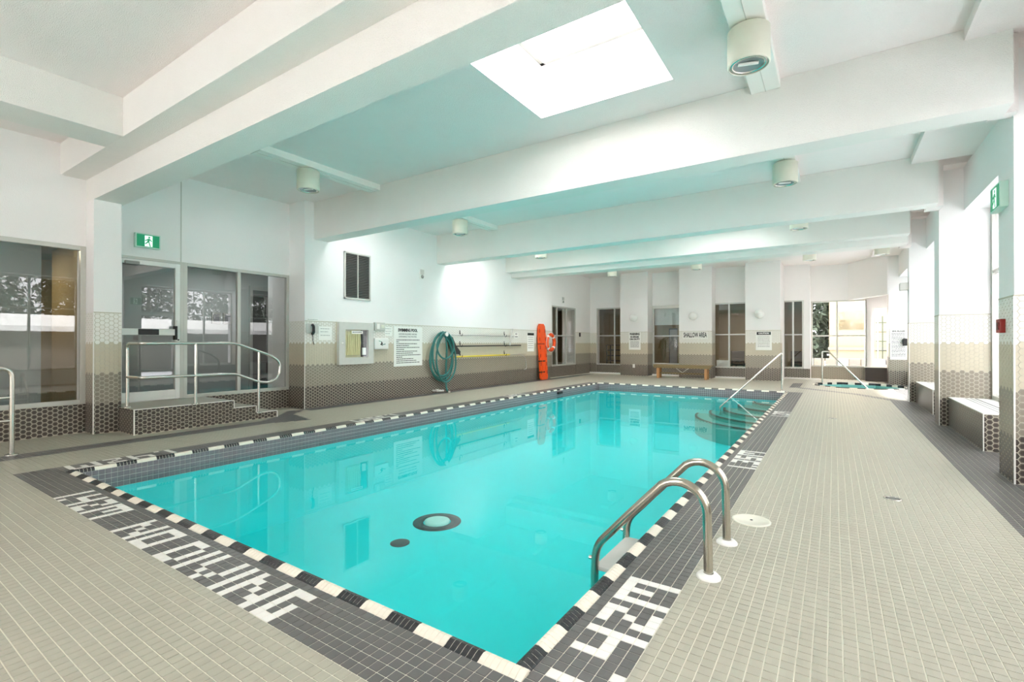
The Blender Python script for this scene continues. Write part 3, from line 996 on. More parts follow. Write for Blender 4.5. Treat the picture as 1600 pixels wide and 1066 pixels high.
for (a, b, y) in ((-8.5, -6.95, YR), (-5.87, -4.71, YR), (-3.58, -2.51, YR), (-1.46, -.4, 19.5)):
    mb.box(a, b, y - .06, y, -.003, .05, M['lett'])
mb.build('curb', wf)
window(4, 'x', YR, -8.21, -6.87, .36, 2.69, mull=(-7.43,), trans=(1.55,), out=1)
window(5, 'x', YR, -5.93, -4.62, .36, 2.69, mull=(), trans=(1.52,), out=1, fw=.12)
window(6, 'x', YR, -3.66, -2.42, .36, 2.69, mull=(-3.12,), trans=(1.55,), out=1)
window(7, 'x', 19.5, -1.50, -.87, .36, 2.74, mull=(-1.19,), trans=(1.54,), out=1)
window(8, 'x', 20.1, -.68, .92, .42, 2.72, mull=(.09,), trans=(1.50,), out=1, glass='rglass')
window(9, 'x', 21.0, 1.12, 1.80, .45, 2.5, out=1, fw=.04, glass='rglass', mf='white_frame')
MB().box(-5.81, -4.7, YR + .10, YR + .11, 1.94, 2.57, M['blind']).build('roller_blind', None, None, 'pale roller blind half lowered in the window behind the bench', 'blind')

# ---- right wall: pillars, window bays, bulkhead
rw = MB()
rw.box(RX, 2.2, -6.0, 21.2, 3.20, H2, Wm)
rw.box(1.61, RX, -6.0, 18.4, 3.22, CZ - .09, Wm)
for (a, b) in PILLARS + [(18.4, 21.2)]:
    rw.box(RX, 2.2, a, b, 0, 3.2, Wm)
rw.box(RX, 2.2, -6.0, -1.3, 0, 3.2, Wm)
for (a, b) in ((-.85, 2.36), (2.83, 6.03), (7.72, 9.70), (10.12, 13.21), (13.48, 18.4)):
    rw.box(RX, 2.2, a, b, 0, .44, Wm)
wrt = rw.build('wall_right', kind='structure')
for k, (a, b) in enumerate(PILLARS):
    p_ = MB().box(1.33, RX + .01, a, b, 0, CZ + .05, Wm).build('pillar', wrt)
    if k >= 1:
        hex_field('hexagon_tiles', p_, (1.33, 0, 0), (0, 1, 0), (-1, 0, 0), 0, [(a, b, 0, HT)])
        hex_field('hexagon_tiles', p_, (1.33, a, 0), (1, 0, 0), (0, -1, 0), 0, [(0, RX - 1.33, 0, HT)])
        mb = MB(); mb.box(1.324, RX, a - .006, b, HT, HT + .012, M['wgrout']); mb.box(1.322, 1.334, a - .007, a + .004, 0, HT, M['lett']); mb.build('tile_edge', p_)
p_ = MB().box(1.37, RX + .01, 18.4, 18.9, 0, CZ + .05, Wm).build('pillar', wrt)
hex_field('hexagon_tiles', p_, (1.37, 18.4, 0), (1, 0, 0), (0, -1, 0), 0, [(0, .53, 0, HT)])
hex_field('hexagon_tiles', p_, (1.37, 0, 0), (0, 1, 0), (-1, 0, 0), 0, [(18.4, 18.9, 0, HT)])
window(10, 'y', RX, -.85, 2.36, .44, 3.20, mull=(.2, 1.3), trans=(2.28,), out=1, glass='sglass')
window(11, 'y', RX, 2.83, 6.03, .44, 3.20, mull=(3.9, 4.95), trans=(2.28,), out=1, glass='sglass')
window(12, 'y', RX, 7.72, 9.70, .44, 3.20, mull=(8.7,), trans=(2.28,), out=1, glass='sglass')
window(13, 'y', RX, 10.12, 13.21, .44, 3.20, mull=(11.15, 12.2), trans=(2.28,), out=1, glass='sglass')
window(14, 'y', RX, 13.48, 18.4, .44, 3.20, mull=(14.7, 15.9, 17.1), trans=(2.28,), out=1, glass='sglass')
window(15, 'y', RX, 6.51, 7.72, 2.28, 3.20, out=1, glass='sglass')
d2 = window(16, 'y', RX, 6.51, 7.72, 0, 2.28, out=1, glass='sglass', fw=.09, mf='white_frame'); d2.name = 'door_2'

# end wall behind the camera
mb = MB(); mb.box(-9.1, 2.2, -6.2, -6.0, -.3, .5, Wm); mb.box(-9.1, 2.2, -6.2, -6.0, 3.4, H2, Wm); mb.box(-9.1, -5.9, -6.2, -6.0, .5, 3.4, Wm); mb.box(-3.3, 2.2, -6.2, -6.0, .5, 3.4, Wm)
mb.build('wall_near', kind='structure')
window(17, 'x', -6.0, -5.9, -3.3, .5, 3.4, mull=(-4.6,), trans=(2.3,), out=-1, glass='rglass')  # added window, out of view, put in to brighten the hall






# tiled radiator boxes under the windows
def sill_box(y0, y1, label, X0=1.435, cat='sill box'):
    t_ = thing('radiator_box', label, cat, (X0, y0, 0))
    MB().box(X0, RX - .002, y0, y1, 0, .425, M['wgrout']).build('body', t_)
    hex_field('hexagon_tiles', t_, (X0, 0, 0), (0, 1, 0), (-1, 0, 0), 0, [(y0, y1, 0, .425)])
    hex_field('hexagon_tiles', t_, (X0, y0, 0), (1, 0, 0), (0, -1, 0), 0, [(0, RX - X0, 0, .425)])
    MB().box(X0 - .006, RX - .002, y0 - .006, y1, .425, .438, M['white'], b=.002).build('top_slab', t_)
    MB().box(X0 - .006, X0 + .004, y0 - .007, y0 + .003, 0, .425, M['lett']).build('corner_strip', t_)
    for q in range(3):
        MB().box(X0 + .16 + q * .055, X0 + .175 + q * .055, y0 + .15, y1 - .1, .438, .4405, M['black'] if q == 2 else M['grey']).build('vent_slot', t_)


sill_box(7.67, 9.70, 'dark hexagon tiled heater box with white slotted top beside the second nearest pillar')
sill_box(11.08, 13.21, 'dark hexagon tiled heater box partly hidden behind the middle pillar')
t_ = thing('planter_box', 'plain dark brown tiled sill box in the far corner by the spa', 'sill box', (.9, 20.1, 0))
MB().box(.86, 1.80, 19.7, 20.98, 0, .44, mat('brown_tile', (62, 52, 46), .4)).build('body', t_)
MB().box(.84, 1.81, 19.68, 20.98, .44, .455, M['lgrey']).build('top_slab', t_)

# ================================================================== ROOMS BEHIND THE GLASS
rb = MB()
rb.box(-13.1, -13.0, -3, 8, 0, 3.0, M['tan'])
rb.box(-13.1, -9.1, -3.1, -3, 0, 3.0, M['tan'])
rb.box(-13.1, -9.1, 7.4, 7.5, 0, 3.0, M['greyw'])
rb.box(-13.1, -9.1, -3, 7.5, 2.9, 3.0, M['greyw'])
rb.box(-13.1, -9.1, -3, 7.5, -.1, .0, M['dfloor'])
rb.box(-9.45, -9.35, -3, 2.0, 0, 2.9, M['greyw'])
rb.box(-11.6, -11.5, 3.6, 7.4, 0, 2.9, M['greyw'])
rb.box(-11.6, -9.2, 2.62, 2.7, 0, 2.9, M['tan'])
rb.build('wall_lobby', kind='structure')
for y, lab in ((5.32, 'small dark framed picture on the lobby wall, left one of two'), (5.56, 'small dark framed picture on the lobby wall, right one of two')):
    t_ = thing('picture_frame', lab, 'picture', (-11.5, y, 1.8), group='small framed pictures in the lobby')
    MB().box(-11.5, -11.47, y - .095, y + .095, 1.68, 1.93, M['grey'], b=.004).build('frame', t_)
    MB().box(-11.47, -11.465, y - .06, y + .06, 1.72, 1.89, M['ink']).build('print', t_)
t_ = thing('lobby_door', 'dark door on the lobby back wall seen through the glass', 'door', (-11.5, 6.4, 0))
MB().box(-11.5, -11.45, 6.05, 6.85, 0, 2.6, M['grey']).build('door_frame', t_)
MB().box(-11.46, -11.43, 6.12, 6.78, 0.02, 2.5, M['ddoor']).build('door_leaf', t_)
MB().cyl((-11.43, 6.22, 1.05), .03, .05, M['steel'], 'x', 12).build('knob', t_)


def downlight(x, y, z, lab, r=.12):
    t_ = thing('recessed_light', lab, 'ceiling light', (x, y, z))
    MB().lathe([(r + .02, 0), (r + .02, -.012), (r, -.012)], (x, y, z), M['white']).build('rim', t_)
    MB().cyl((x, y, z - .008), r, .003, mat('warm_glow', (255, 240, 200), .5, emit=(255, 236, 190), estr=6)).build('lens', t_)


downlight(-10.12, 2.39, 2.9, 'small lit round ceiling light in the tan corridor behind the left window')
downlight(-7.2, 20.6, 2.96, 'added lit ceiling light in the lounge behind the far corner window')  # both lounge fittings are made up to go with the added fill
downlight(-3.2, 20.6, 2.96, 'added lit ceiling light in the lounge behind the window right of the bench')
rb = MB()
rb.box(-13, -.87, 22.8, 22.9, 0, 3.1, M['tan']); rb.box(-13, -1.53, 18.96, 22.9, 3.0, 3.1, M['tan']); rb.box(-13, -1.53, 18.96, 22.9, -.1, 0, M['bfloor']); rb.box(-1.53, -.87, 19.76, 22.9, 3.0, 3.1, M['tan']); rb.box(-1.53, -.87, 19.76, 22.9, -.1, 0, M['bfloor'])
rb.box(-.87, -.80, 20.3, 22.9, 0, 3.1, M['tan'])
rb.box(-5.0, -4.9, 18.96, 22.8, 0, 3.0, M['tan'])
rb.box(-12.6, -12.5, 14, 22.9, 0, 3.1, M['tan']); rb.box(-12.6, -9.1, 14.0, 14.1, 0, 3.1, M['tan'])
rb.box(-12.6, -9.1, 14, 19, 3.0, 3.1, M['tan']); rb.box(-12.6, -9.1, 14, 19, -.1, 0, M['bfloor'])
rb.box(-3.6, -3.2, 18.98, 19.06, 0, .62, M['white'])
rb.build('wall_lounge', kind='structure')
mb = MB(); mb.box(-10.3, -10.2, 15.2, 18.9, 0, 3.0, M['tan']); mb.build('wall_passage', kind='structure')
MB().box(-10.2, -10.19, 16.15, 16.35, 1.55, 1.95, M['paper']).build('paper_notice', None, None, 'white paper notice on the passage wall behind the narrow window', 'notice')


def lounge_chair(x, y, rz, lab):
    t_ = thing('lounge_chair', lab, 'chair', (x, y, 0), group='dark chairs in the lounge')
    R = Matrix.Translation((x, y, 0)) @ Matrix.Rotation(rz, 4, 'Z')
    MB().box(-.24, .24, -.24, .24, .40, .48, M['chairm'], T=R, b=.02).build('seat', t_)
    MB().box(-.24, .24, .19, .25, .50, .95, M['chairm'], T=R, b=.02).build('backrest', t_)
    for a in (-1, 1):
        for b in (-1, 1):
            MB().box(a * .22 - .02, a * .22 + .02, b * .21 - .02, b * .21 + .02, 0, .40 if b < 0 else .92, M['chairm'], T=R).build('leg', t_)


lounge_chair(-2.95, 19.9, .5, 'dark lounge chair nearest the glass behind the window right of the bench')
lounge_chair(-2.55, 20.7, -.6, 'dark lounge chair further back behind the window right of the bench')
lounge_chair(-1.05, 20.4, .2, 'dark lounge chair behind the narrow window beside the post')
# dark metal rack of bars behind window 4
t_ = thing('metal_rack', 'black metal rack standing behind the window in the far left corner', 'rack', (-7.6, 19.4, 0))
for x in (-7.98, -7.12):
    for y in (19.2, 19.6):
        MB().tube([(x, y, 0), (x, y, 1.18)], .022, M['black']).build('post', t_)
for z in (.5, .72, .95, 1.16):
    for y in (19.2, 19.6):
        MB().tube([(-7.98, y, z), (-7.12, y, z)], .018, M['black']).build('rail', t_)
t_ = thing('low_cabinet', 'dark cabinet standing behind the window above the bench', 'cabinet', (-5.4, 20.4, 0))
MB().box(-5.7, -4.98, 20.3, 20.8, 0, 1.85, M['ddoor'], b=.01).build('body', t_)
MB().box(-5.66, -5.36, 20.28, 20.3, .1, 1.8, M['grey']).build('door', t_)
MB().box(-5.32, -5.02, 20.28, 20.3, .1, 1.8, M['black']).build('door', t_)

# ================================================================== OUTSIDE
MB().box(2.2, 70, -60, 90, -.30, -.05, M['snow']).build('ground_snow', kind='structure')
MB().box(-40, 2.2, -70, -6.2, -.30, -.05, M['snow']).build('ground_snow', kind='structure')
MB().box(-14, 2.2, 21.2, 90, -.30, -.05, M['snow']).build('ground_snow', kind='structure')


def foliage(name, parent, cx, cy_, z0, z1, r, n, cone, seed):
    rs = np.random.RandomState(seed)
    vs = []; fs = []
    for i in range(n):
        h = rs.rand() ** (1.4 if cone else 1.0)
        z = z0 + (z1 - z0) * h
        rr = r * ((1 - h) * .95 + .05 if cone else math.sqrt(max(.02, 1 - (2 * h - 1) ** 2)))
        a = rs.rand() * 2 * PI; q = rr * math.sqrt(rs.rand() * .75 + .25)
        c = np.array([cx + q * math.cos(a), cy_ + q * math.sin(a), z])
        d = rs.randn(3, 3) * (.12 if cone else .14)
        k = len(vs)
        vs += [tuple(c + d[0]), tuple(c + d[1]), tuple(c + d[2])]; fs.append((k, k + 1, k + 2))
    me = bpy.data.meshes.new(name); me.from_pydata(vs, [], fs); me.materials.append(M['leaf']); me.update()
    return link(name, me, parent, 'stuff')


tp = [(14, 1, 7, 2.2, 1), (17, 5, 9, 2.6, 1), (13.5, 9, 6.5, 2.2, 0), (18, 13, 9, 2.8, 1), (14, 17, 7, 2.3, 0), (20, 22, 9, 2.8, 1), (16, -4, 8, 2.6, 1), (22, 9, 10, 3, 0), (24, 17, 10, 3, 1), (19, -9, 9, 3, 0)]
labs = ['tall dark conifer outside the window wall', 'bare leafed tree outside the window wall']
for k, (x, y, h, r, cone) in enumerate(tp):
    x += 1.2
    t_ = thing('conifer_tree' if cone else 'bushy_tree', ('tall dark conifer reflected in the lobby glass, standing in the snow' if cone else 'rounded dark tree reflected in the lobby glass, standing in the snow'), 'tree', (x, y, -.05), group='trees in the snow outside')
    MB().cyl((x, y, -.05), .16, h * .6, M['bark'], n=10, r2=.08).build('trunk', t_)
    foliage('crown', t_, x, y, h * (.12 if cone else .25), h, r, 2600, cone, k)
t_ = thing('garden_pavilion', 'low building with a pale snow covered roof outside the window wall', 'building', (11, 8, -.05))
MB().box(8.0, 10.5, -6, 20, -.05, 1.7, M['fascia']).build('wall', t_)
MB().prism([(7.5, 1.7), (11.0, 1.7), (11.0, 1.9), (9.2, 2.4), (7.5, 1.9)], 'y', -6.4, 20.4, M['roofm']).build('roof', t_)
t_ = thing('neighbour_building', 'pale yellow building seen through the far corner window', 'building', (0, 30, -.05))
MB().box(-.2, 9, 29, 34, -.05, 9, M['brick']).build('wall', t_)
MB().box(-.25, 9, 28.9, 29, .9, 1.05, M['fascia']).build('ledge', t_)
MB().box(.2, 1.2, 28.95, 29.0, 1.9, 2.8, M['rglass']).build('window', t_)
t_ = thing('rock_wall', 'dark stone garden wall seen through the far corner window', 'garden wall', (0, 25, -.05))
for k in range(26):
    x = -2.0 + (k % 13) * .42; z = 0 if k < 13 else .32
    MB().box(x, x + .40, 25, 25.4, -.05 + z, .26 + z, M['fascia'] if k % 3 else M['grey'], b=.03).build('stone', t_)
t_ = thing('bushy_tree', 'dark tree seen through the left half of the far corner window', 'tree', (-2.3, 31, -.05))
MB().cyl((-2.0, 31, -.05), .15, 3.5, M['bark'], n=10, r2=.08).build('trunk', t_)
foliage('crown', t_, -1.6, 31, -.4, 6.5, 2.0, 7000, 0, 40)
t_ = thing('garden_trellis', 'pale garden trellis outside the bright narrow far window', 'trellis', (1.9, 26, 0))
for k in range(6): MB().box(1.55 + k * .16, 1.59 + k * .16, 26, 26.04, -.05, 2.4, M['leaf' if k % 2 else 'grey']).build('bar', t_)
for k in range(5): MB().box(1.5, 2.5, 26.04, 26.07, .5 + k * .4, .54 + k * .4, M['leaf']).build('bar', t_)

# ================================================================== LANDING AND RAILS
land = thing('step_landing', 'tiled landing with two steps below the white framed glass door', 'steps', (-8.35, 3.5, 0))
XP = -7.86
mb = MB()
mb.prism([(2.66, 0), (4.62, 0), (4.62, .105), (4.265, .105), (4.265, .225), (3.912, .225), (3.912, .345), (2.66, .345)], 'x', XG + .004, XP - .012, M['stone'])
mb.box(-8.41, XP - .012, 2.61, 2.66, 0, .345, M['stone'])
mb.build('step_block', land)
hex_field('hexagon_tiles', land, (XP - .012, 0, 0), (0, 1, 0), (1, 0, 0), 0, [(2.61, 4.62, 0, .104), (2.61, 4.265, .104, .224), (2.61, 3.912, .224, .344)])
hex_field('hexagon_tiles', land, (-8.41, 2.61, 0), (1, 0, 0), (0, -1, 0), 0, [(0, .53, 0, .345)])
mb = MB(); e = .012; xe = XP - .012
pts = [(2.61, .345), (3.912, .345), (3.912, .225), (4.265, .225), (4.265, .105), (4.62, .105), (4.62, 0)]
for (a, b) in zip(pts[:-1], pts[1:]):
    mb.box(xe, xe + e, min(a[0], b[0]) - (.006 if a[0] == b[0] else 0), max(a[0], b[0]) + (.006 if a[0] == b[0] else 0), min(a[1], b[1]) - (.006 if a[1] == b[1] else 0), max(a[1], b[1]) + (.006 if a[1] == b[1] else 0), M['lett'])
mb.box(xe - .002, xe + e, 2.60, 2.614, 0, .35, M['lett'])
mb.build('edge_strip', land)
rail = thing('landing_handrail', 'stainless steel handrail curving round the tiled door landing', 'handrail', (-7.9, 3.5, .345))
r_ = .021
xr = -7.84
top = fillet([(-8.27, 2.66, .345), (-8.27, 2.66, 1.245), (xr, 2.68, 1.245), (xr, 3.92, 1.245), (xr, 4.52, 1.03), (xr, 4.66, .92), (xr, 4.64, .70), (xr, 4.50, .59), (xr, 4.30, .61), (xr, 3.92, .765), (xr, 2.68, .775), (-8.27, 2.66, .77)], .09, 5)
MB().tube(top, r_, M['steel'], 12).build('tube_rail', rail)
for (x, y, z0, z1) in ((xr, 3.35, .345, 1.245), (xr, 4.29, .105, 1.12)):
    MB().tube([(x, y, z0), (x, y, z1)], .019, M['steel'], 12).build('post', rail)
for (x, y, z) in ((-8.27, 2.66, .345), (xr, 3.35, .345), (xr, 4.29, .105)):
    MB().lathe([(.055, 0), (.055, .006), (.03, .016), (.02, .016)], (x, y, z), M['steel']).build('base_flange', rail)
rail = thing('ramp_handrail', 'steel handrail with two bars cut off at the left edge of the photo', 'handrail', (-7.65, 1.4, 0))
MB().tube(fillet([(-7.65, 1.40, 0), (-7.65, 1.40, .965), (-7.65, 1.20, .975), (-7.65, -.9, 1.0), (-7.65, -.9, 0)], .12, 6), .023, M['steel'], 12).build('tube_rail', rail)
for z in (.64, .38): MB().tube([(-7.65, 1.40, z), (-7.65, -.9, z + .02)], .015, M['steel'], 10).build('bar', rail)
for y in (1.40, -.9): MB().lathe([(.06, 0), (.06, .006), (.03, .016), (.02, .016)], (-7.65, y, 0), M['steel']).build('base_flange', rail)

# pool ladder
lad = thing('pool_ladder', 'pair of curved stainless steel grab rails with a tread at the pool edge', 'pool ladder', (-.56, 3.0, 0))
for y in (2.73, 3.26):
    pts = fillet([(-.560, y, .0), (-.562, y, .30)], .1)
    arc = [(-.56, y, 0), (-.562, y, .15), (-.566, y, .30)]
    c = (-.716, .335); R_ = .15
    for a in np.linspace(0, math.radians(128), 12): arc.append((c[0] + R_ * math.cos(a), y, c[1] + R_ * math.sin(a)))
    arc += [(-.90, y, .355), (-1.02, y, .225)]
    arc += fillet([(-1.10, y, .135), (-1.205, y, .02), (-1.215, y, -.14), (-1.215, y, -1.0)], .07, 6)
    MB().tube(arc, .024, M['dsteel'], 16).build('grab_rail', lad)
    MB().lathe([(.062, 0), (.062, .008), (.048, .022), (.026, .026)], (-.56, y, 0), M['white']).build('base_flange', lad)
    MB().cyl((-1.25, y, -.06), .012, .04, M['dsteel'], 'x', 10).build('bolt', lad)
for z in (-.10, -.38, -.66):
    MB().box(-1.215, -1.10, 2.73, 3.26, z - .03, z, M['lgrey'], b=.01).build('tread', lad)

rail = thing('pool_entry_rail', 'thin pale handrail sloping into the pool steps at the far corner', 'handrail', (-1.13, 14.4, 0))
MB().tube(fillet([(-1.13, 14.38, 0), (-1.13, 14.38, 1.0), (-2.21, 13.52, -.15), (-2.45, 13.33, -.40), (-2.45, 13.33, -.95)], .05, 4), .022, M['steel'], 10).build('tube_rail', rail)
MB().lathe([(.05, 0), (.05, .006), (.03, .014), (.02, .014)], (-1.13, 14.38, 0), M['steel']).build('base_flange', rail)
rail = thing('spa_handrail', 'thin pale handrail sloping down into the round spa', 'handrail', (-.30, 18.3, 0))
MB().tube(fillet([(-.31, 18.0, 0), (-.31, 18.0, .98), (-.14, 18.0, .98), (.84, 17.75, -.12), (.84, 17.75, -.6)], .04, 4), .024, M['steel'], 10).build('tube_rail', rail)
MB().lathe([(.05, 0), (.05, .006), (.03, .014), (.02, .014)], (-.31, 18.0, 0), M['steel']).build('base_flange', rail)


# ================================================================== LAMPS
def can_lamp(x, y, lab, z1=3.86, h=.31, watts=0):
    t_ = thing('ceiling_lamp', lab, 'ceiling lamp', (x, y, z1), group='white drum ceiling lamps')
    z0 = z1 - h; r = .163
    MB().lathe([(.10, 0), (.10, -.012), (r - .01, -.014), (r, -.022), (r, -h + .012), (r - .008, -h), (r - .016, -h), (r - .016, -.05)], (x, y, z1), M['cream'], n=40).build('drum_body', t_)
    tr_ = MB().lathe([(r - .018, 0), (r - .018, -.012), (r - .045, -.012), (r - .045, 0)], (x, y, z0 + .016), M['steel'], n=40).build('trim_ring', t_)
    MB().lathe([(r - .046, 0), (.07, .018), (.001, .03)], (x, y, z0 + .014), M['lensglass'], n=40).build('lens', t_)
    MB().tube([(x - .08, y - .02, z0 + .022), (x + .07, y + .03, z0 + .022)], .014, M['white'], 8).build('bulb', t_)
    if watts:
        l = bpy.data.lights.new('drum_light', 'AREA'); l.shape = 'DISK'; l.size = .2; l.energy = watts; l.color = (1, .93, .91)
        lo = bpy.data.objects.new('drum_light', l); COL.objects.link(lo); lo.location = (x, y, z0 + .004)
    MB().cyl((x - .035, y - .139, z0 + .0), .005, .006, M['black'], n=8).build('screw', tr_)


def lamp_board(x0, x1, y0, y1, lab, z0=3.865):
    t_ = thing('lamp_board', lab, 'mounting board', ((x0 + x1) / 2, (y0 + y1) / 2, CZ), group='white boards carrying the drum lamps')
    MB().box(x0, x1, y0, y1, z0, CZ, M['white'], b=.006).build('board', t_)
    MB().box((x0 + x1) / 2 - .004, (x0 + x1) / 2 + .004, y0 + .02, y1, z0 - .004, z0, M['lgrey']).build('cover_strip', t_)


for (y, l) in ((4.36, 'white drum lamp above the left deck near the tiled door landing'), (7.92, 'white drum lamp above the left deck by the wall cabinet'), (11.32, 'white drum lamp just above the third beam over the left deck')):
    can_lamp(-6.60, y, l)
for (y, l) in ((4.42, 'largest white drum lamp with visible lens, right of the skylight'), (8.0, 'white drum lamp above the pool behind the second beam, right half'), (11.32, 'small drum lamp peeking below the third beam, right half')):
    can_lamp(-.585, y, l)
for (x, l) in ((-6.35, 'tiny drum lamp by the far left window'), (-3.57, 'tiny drum lamp above the shallow area wall sign'), (-.56, 'tiny drum lamp above the narrow window by the post'), (1.04, 'tiny drum lamp above the spa')):
    can_lamp(x, 15.75, l, z1=3.86, h=.32)
lamp_board(-6.72, -6.46, 3.55, 5.63, 'white board with a small camera at its end, above the left deck')
lamp_board(-6.72, -6.46, 7.1, 9.10, 'white board carrying the lamp by the wall cabinet')
lamp_board(-6.72, -6.46, 10.5, 12.17, 'white board carrying the lamp behind the third beam on the left')
lamp_board(-.72, -.45, 2.8, 5.63, 'white board carrying the largest drum lamp')
lamp_board(-.72, -.45, 6.5, 9.10, 'white board carrying the lamp behind the second beam')
lamp_board(-.72, -.45, 10.0, 12.17, 'white board carrying the lamp behind the third beam on the right')
for x, l in ((-6.35, 'far left corner'), (-3.57, 'shallow area'), (-.56, 'narrow window'), (1.04, 'spa')):
    lamp_board(x - .13, x + .13, 15.1, 16.5, 'white board carrying the tiny lamp at the ' + l)
t_ = thing('beam_camera', 'small grey camera at the free end of the board above the left deck', 'camera', (-6.62, 3.5, 3.86))
MB().lathe([(.001, -.06), (.03, -.05), (.045, -.02), (.045, 0)], (-6.66, 3.49, 3.90), M['grey'], n=16).build('dome', t_)
MB().box(-6.70, -6.62, 3.50, 3.55, 3.87, 3.93, M['grey'], b=.004).build('bracket', t_)
for (x, l) in ((-6.37, 'round white wall lamp on the far pillar left of the bench'), (-4.19, 'round white wall lamp above the shallow area sign'), (-2.06, 'round white wall lamp on the pillar beside the pool entry rail')):
    t_ = thing('globe_lamp', l, 'wall lamp', (x, YF, 2.21), group='opal globe wall lamps')
    MB().lathe([(.12, 0), (.12, -.03), (.10, -.04)], (x, YF, 2.21), M['white'], 'y', 24).build('base_plate', t_)
    pr_ = [(max(.001, .145 * math.sin(a)), -.14 - .145 * math.cos(a) * 1.0) for a in np.linspace(.0, PI, 14)]
    MB().lathe(pr_, (x, YF, 2.21), M['globe'], 'y', 28).build('globe', t_)


# ================================================================== LEFT WALL EQUIPMENT
XWL = XL1 + .004


def bars(name, T, rows, m, parent, th=.008):
    """printed lines too small to read, as thin flat strips: rows = (u0,u1,v)"""
    mb = MB()
    for (u0, u1, v) in rows:
        u = u0
        while u < u1 - .004:
            L = min(random.uniform(.02, .06), u1 - u)
            mb.box(u, u + L, v - th / 2, v + th / 2, 0, .0008, m, T=T); u += L + .010
    return mb.build(name, parent, 'stuff')


def notice(name, T, w_, h_, lab, cat, group=None, mat_=None, d=.006):
    t_ = thing(name, lab, cat, T @ Vector((0, 0, 0)), group)
    MB().box(-w_ / 2, w_ / 2, -h_ / 2, h_, 0, d, mat_ or M['paper'], T=T @ Matrix.Translation((0, 0, 0))) if False else None
    MB().box(-w_ / 2, w_ / 2, -h_ / 2, h_ / 2, 0, d, mat_ or M['paper'], T=T).build('panel', t_)
    return t_


def put_text(body, size, T, parent, m=None, bold=.0, width=None):
    link('lettering', text_mesh(body, size, m or M['text'], T, bold, width), parent)


# swimming pool rules sign
T = T_left(8.115, 1.17, XWL)
s = notice('rules_sign', T, .91, .92, 'large white swimming pool rules sign on the tiled wall beside the teal hose', 'sign')
Tt = lambda T, u, v, d=.0075: T @ Matrix.Translation((u, v, d))
put_text('SWIMMING POOL', .10, Tt(T, -.02, .375), s, bold=.004, width=.62)
put_text('SHOWER REQUIRED BEFORE', .045, Tt(T, -.02, .285), s, width=.58, m=M['ink'])
put_text('ENTERING THE WATER', .045, Tt(T, -.02, .225), s, width=.56, m=M['ink'])
rows = []
for k, (w0, w1) in enumerate([(-.38, .36), (-.38, -.30), (-.38, .28), (-.38, .02), (-.38, .36), (-.38, -.14), (-.38, .28), (-.38, .14), (-.38, .40), (-.38, -.20), (-.38, .16), (-.38, .26), (-.38, .36)]):
    rows.append((w0, w1, .15 - k * .044))
bars('printed_lines', Tt(T, 0, 0, .006), rows, M['text'], s, .016)

# wall phone
t_ = thing('wall_phone', 'black handset wall phone near the wall corner', 'phone', (XWL, 5.58, 1.5))
MB().box(XWL, XWL + .012, 5.46, 5.72, 1.44, 1.62, M['lgrey'], b=.003).build('back_plate', t_)
MB().tube(fillet([(XWL + .03, 5.58, 1.60), (XWL + .07, 5.58, 1.57), (XWL + .07, 5.58, 1.45), (XWL + .03, 5.58, 1.42)], .03, 4), .026, M['black'], 10).build('handset', t_)
MB().tube([(XWL + .03, 5.58, 1.42), (XWL + .02, 5.60, 1.36), (XWL + .03, 5.59, 1.30), (XWL + .02, 5.62, 1.22)], .007, M['black'], 8).build('cord', t_)
T = T_left(5.60, 1.70, XWL); s = notice('phone_label', T, .26, .035, 'thin white label strip above the wall phone', 'label')
bars('printed_lines', Tt(T, 0, 0, .006), [(-.11, .11, 0)], M['ink'], s)
T = T_left(5.88, 1.44, XWL); s = notice('notice_sheet', T, .30, .27, 'white paper sheet taped beside the wall phone', 'notice')
bars('printed_lines', Tt(T, 0, 0, .006), [(-.11, .10, .09), (-.11, .06, .03), (-.11, .10, -.04)], M['ink'], s)

# glazed wall cabinet
t_ = thing('wall_cabinet', 'light grey wall cabinet with a glazed door showing coiled rope', 'cabinet', (XWL, 6.56, .81))
Y0, Y1, Z0, Z1 = 6.13, 7.00, .81, 1.675
MB().box(XWL, XWL + .02, Y0, Y1, Z0, Z1, M['foam']).build('back_panel', t_)
mb = MB()
for a in [(Y0, Y0 + .15, Z0, Z1), (Y1 - .14, Y1, Z0, Z1), (Y0 + .15, Y1 - .14, Z0, Z0 + .14), (Y0 + .15, Y1 - .14, Z1 - .15, Z1)]:
    mb.box(XWL + .02, XWL + .10, a[0], a[1], a[2], a[3], M['lgrey'])
cdoor = mb.build('door_frame', t_)
me = bpy.data.meshes.new('pane'); me.from_pydata([(XWL + .09, Y0 + .15, Z0 + .14), (XWL + .09, Y1 - .14, Z0 + .14), (XWL + .09, Y1 - .14, Z1 - .15), (XWL + .09, Y0 + .15, Z1 - .15)], [], [(0, 1, 2, 3)]); me.materials.append(M['rglass']); link('pane', me, cdoor)
MB().box(XWL + .021, XWL + .05, 6.72, 6.855, .96, 1.52, M['ddoor']).build('dark_panel', t_)
MB().box(XWL + .05, XWL + .07, 6.73, 6.82, 1.0, 1.15, M['paper']).build('tag', t_)
MB().cyl((XWL + .10, 6.20, 1.25), .015, .02, M['steel'], 'x', 12).build('latch', cdoor)
o = MB()
for k in range(9):
    y = 6.33 + k * .042
    o.tube([(XWL + .045, y, 1.50 - .01 * (k % 3)), (XWL + .055, y + .01 * math.sin(k), 1.25), (XWL + .045, y - .012, 1.0)], .019, M['rope'], 8)
o.build('coiled_rope', None, None, 'coiled pale rope hanging inside the glazed wall cabinet', 'rope')
T = T_left(6.57, 1.47, XWL + .101); 
s = MB().box(-.14, .14, -.03, .03, 0, .003, M['paper'], T=T).build('cabinet_label', t_)
bars('printed_lines', Tt(T, 0, 0, .003), [(-.12, .12, 0)], M['ink'], t_, .02)

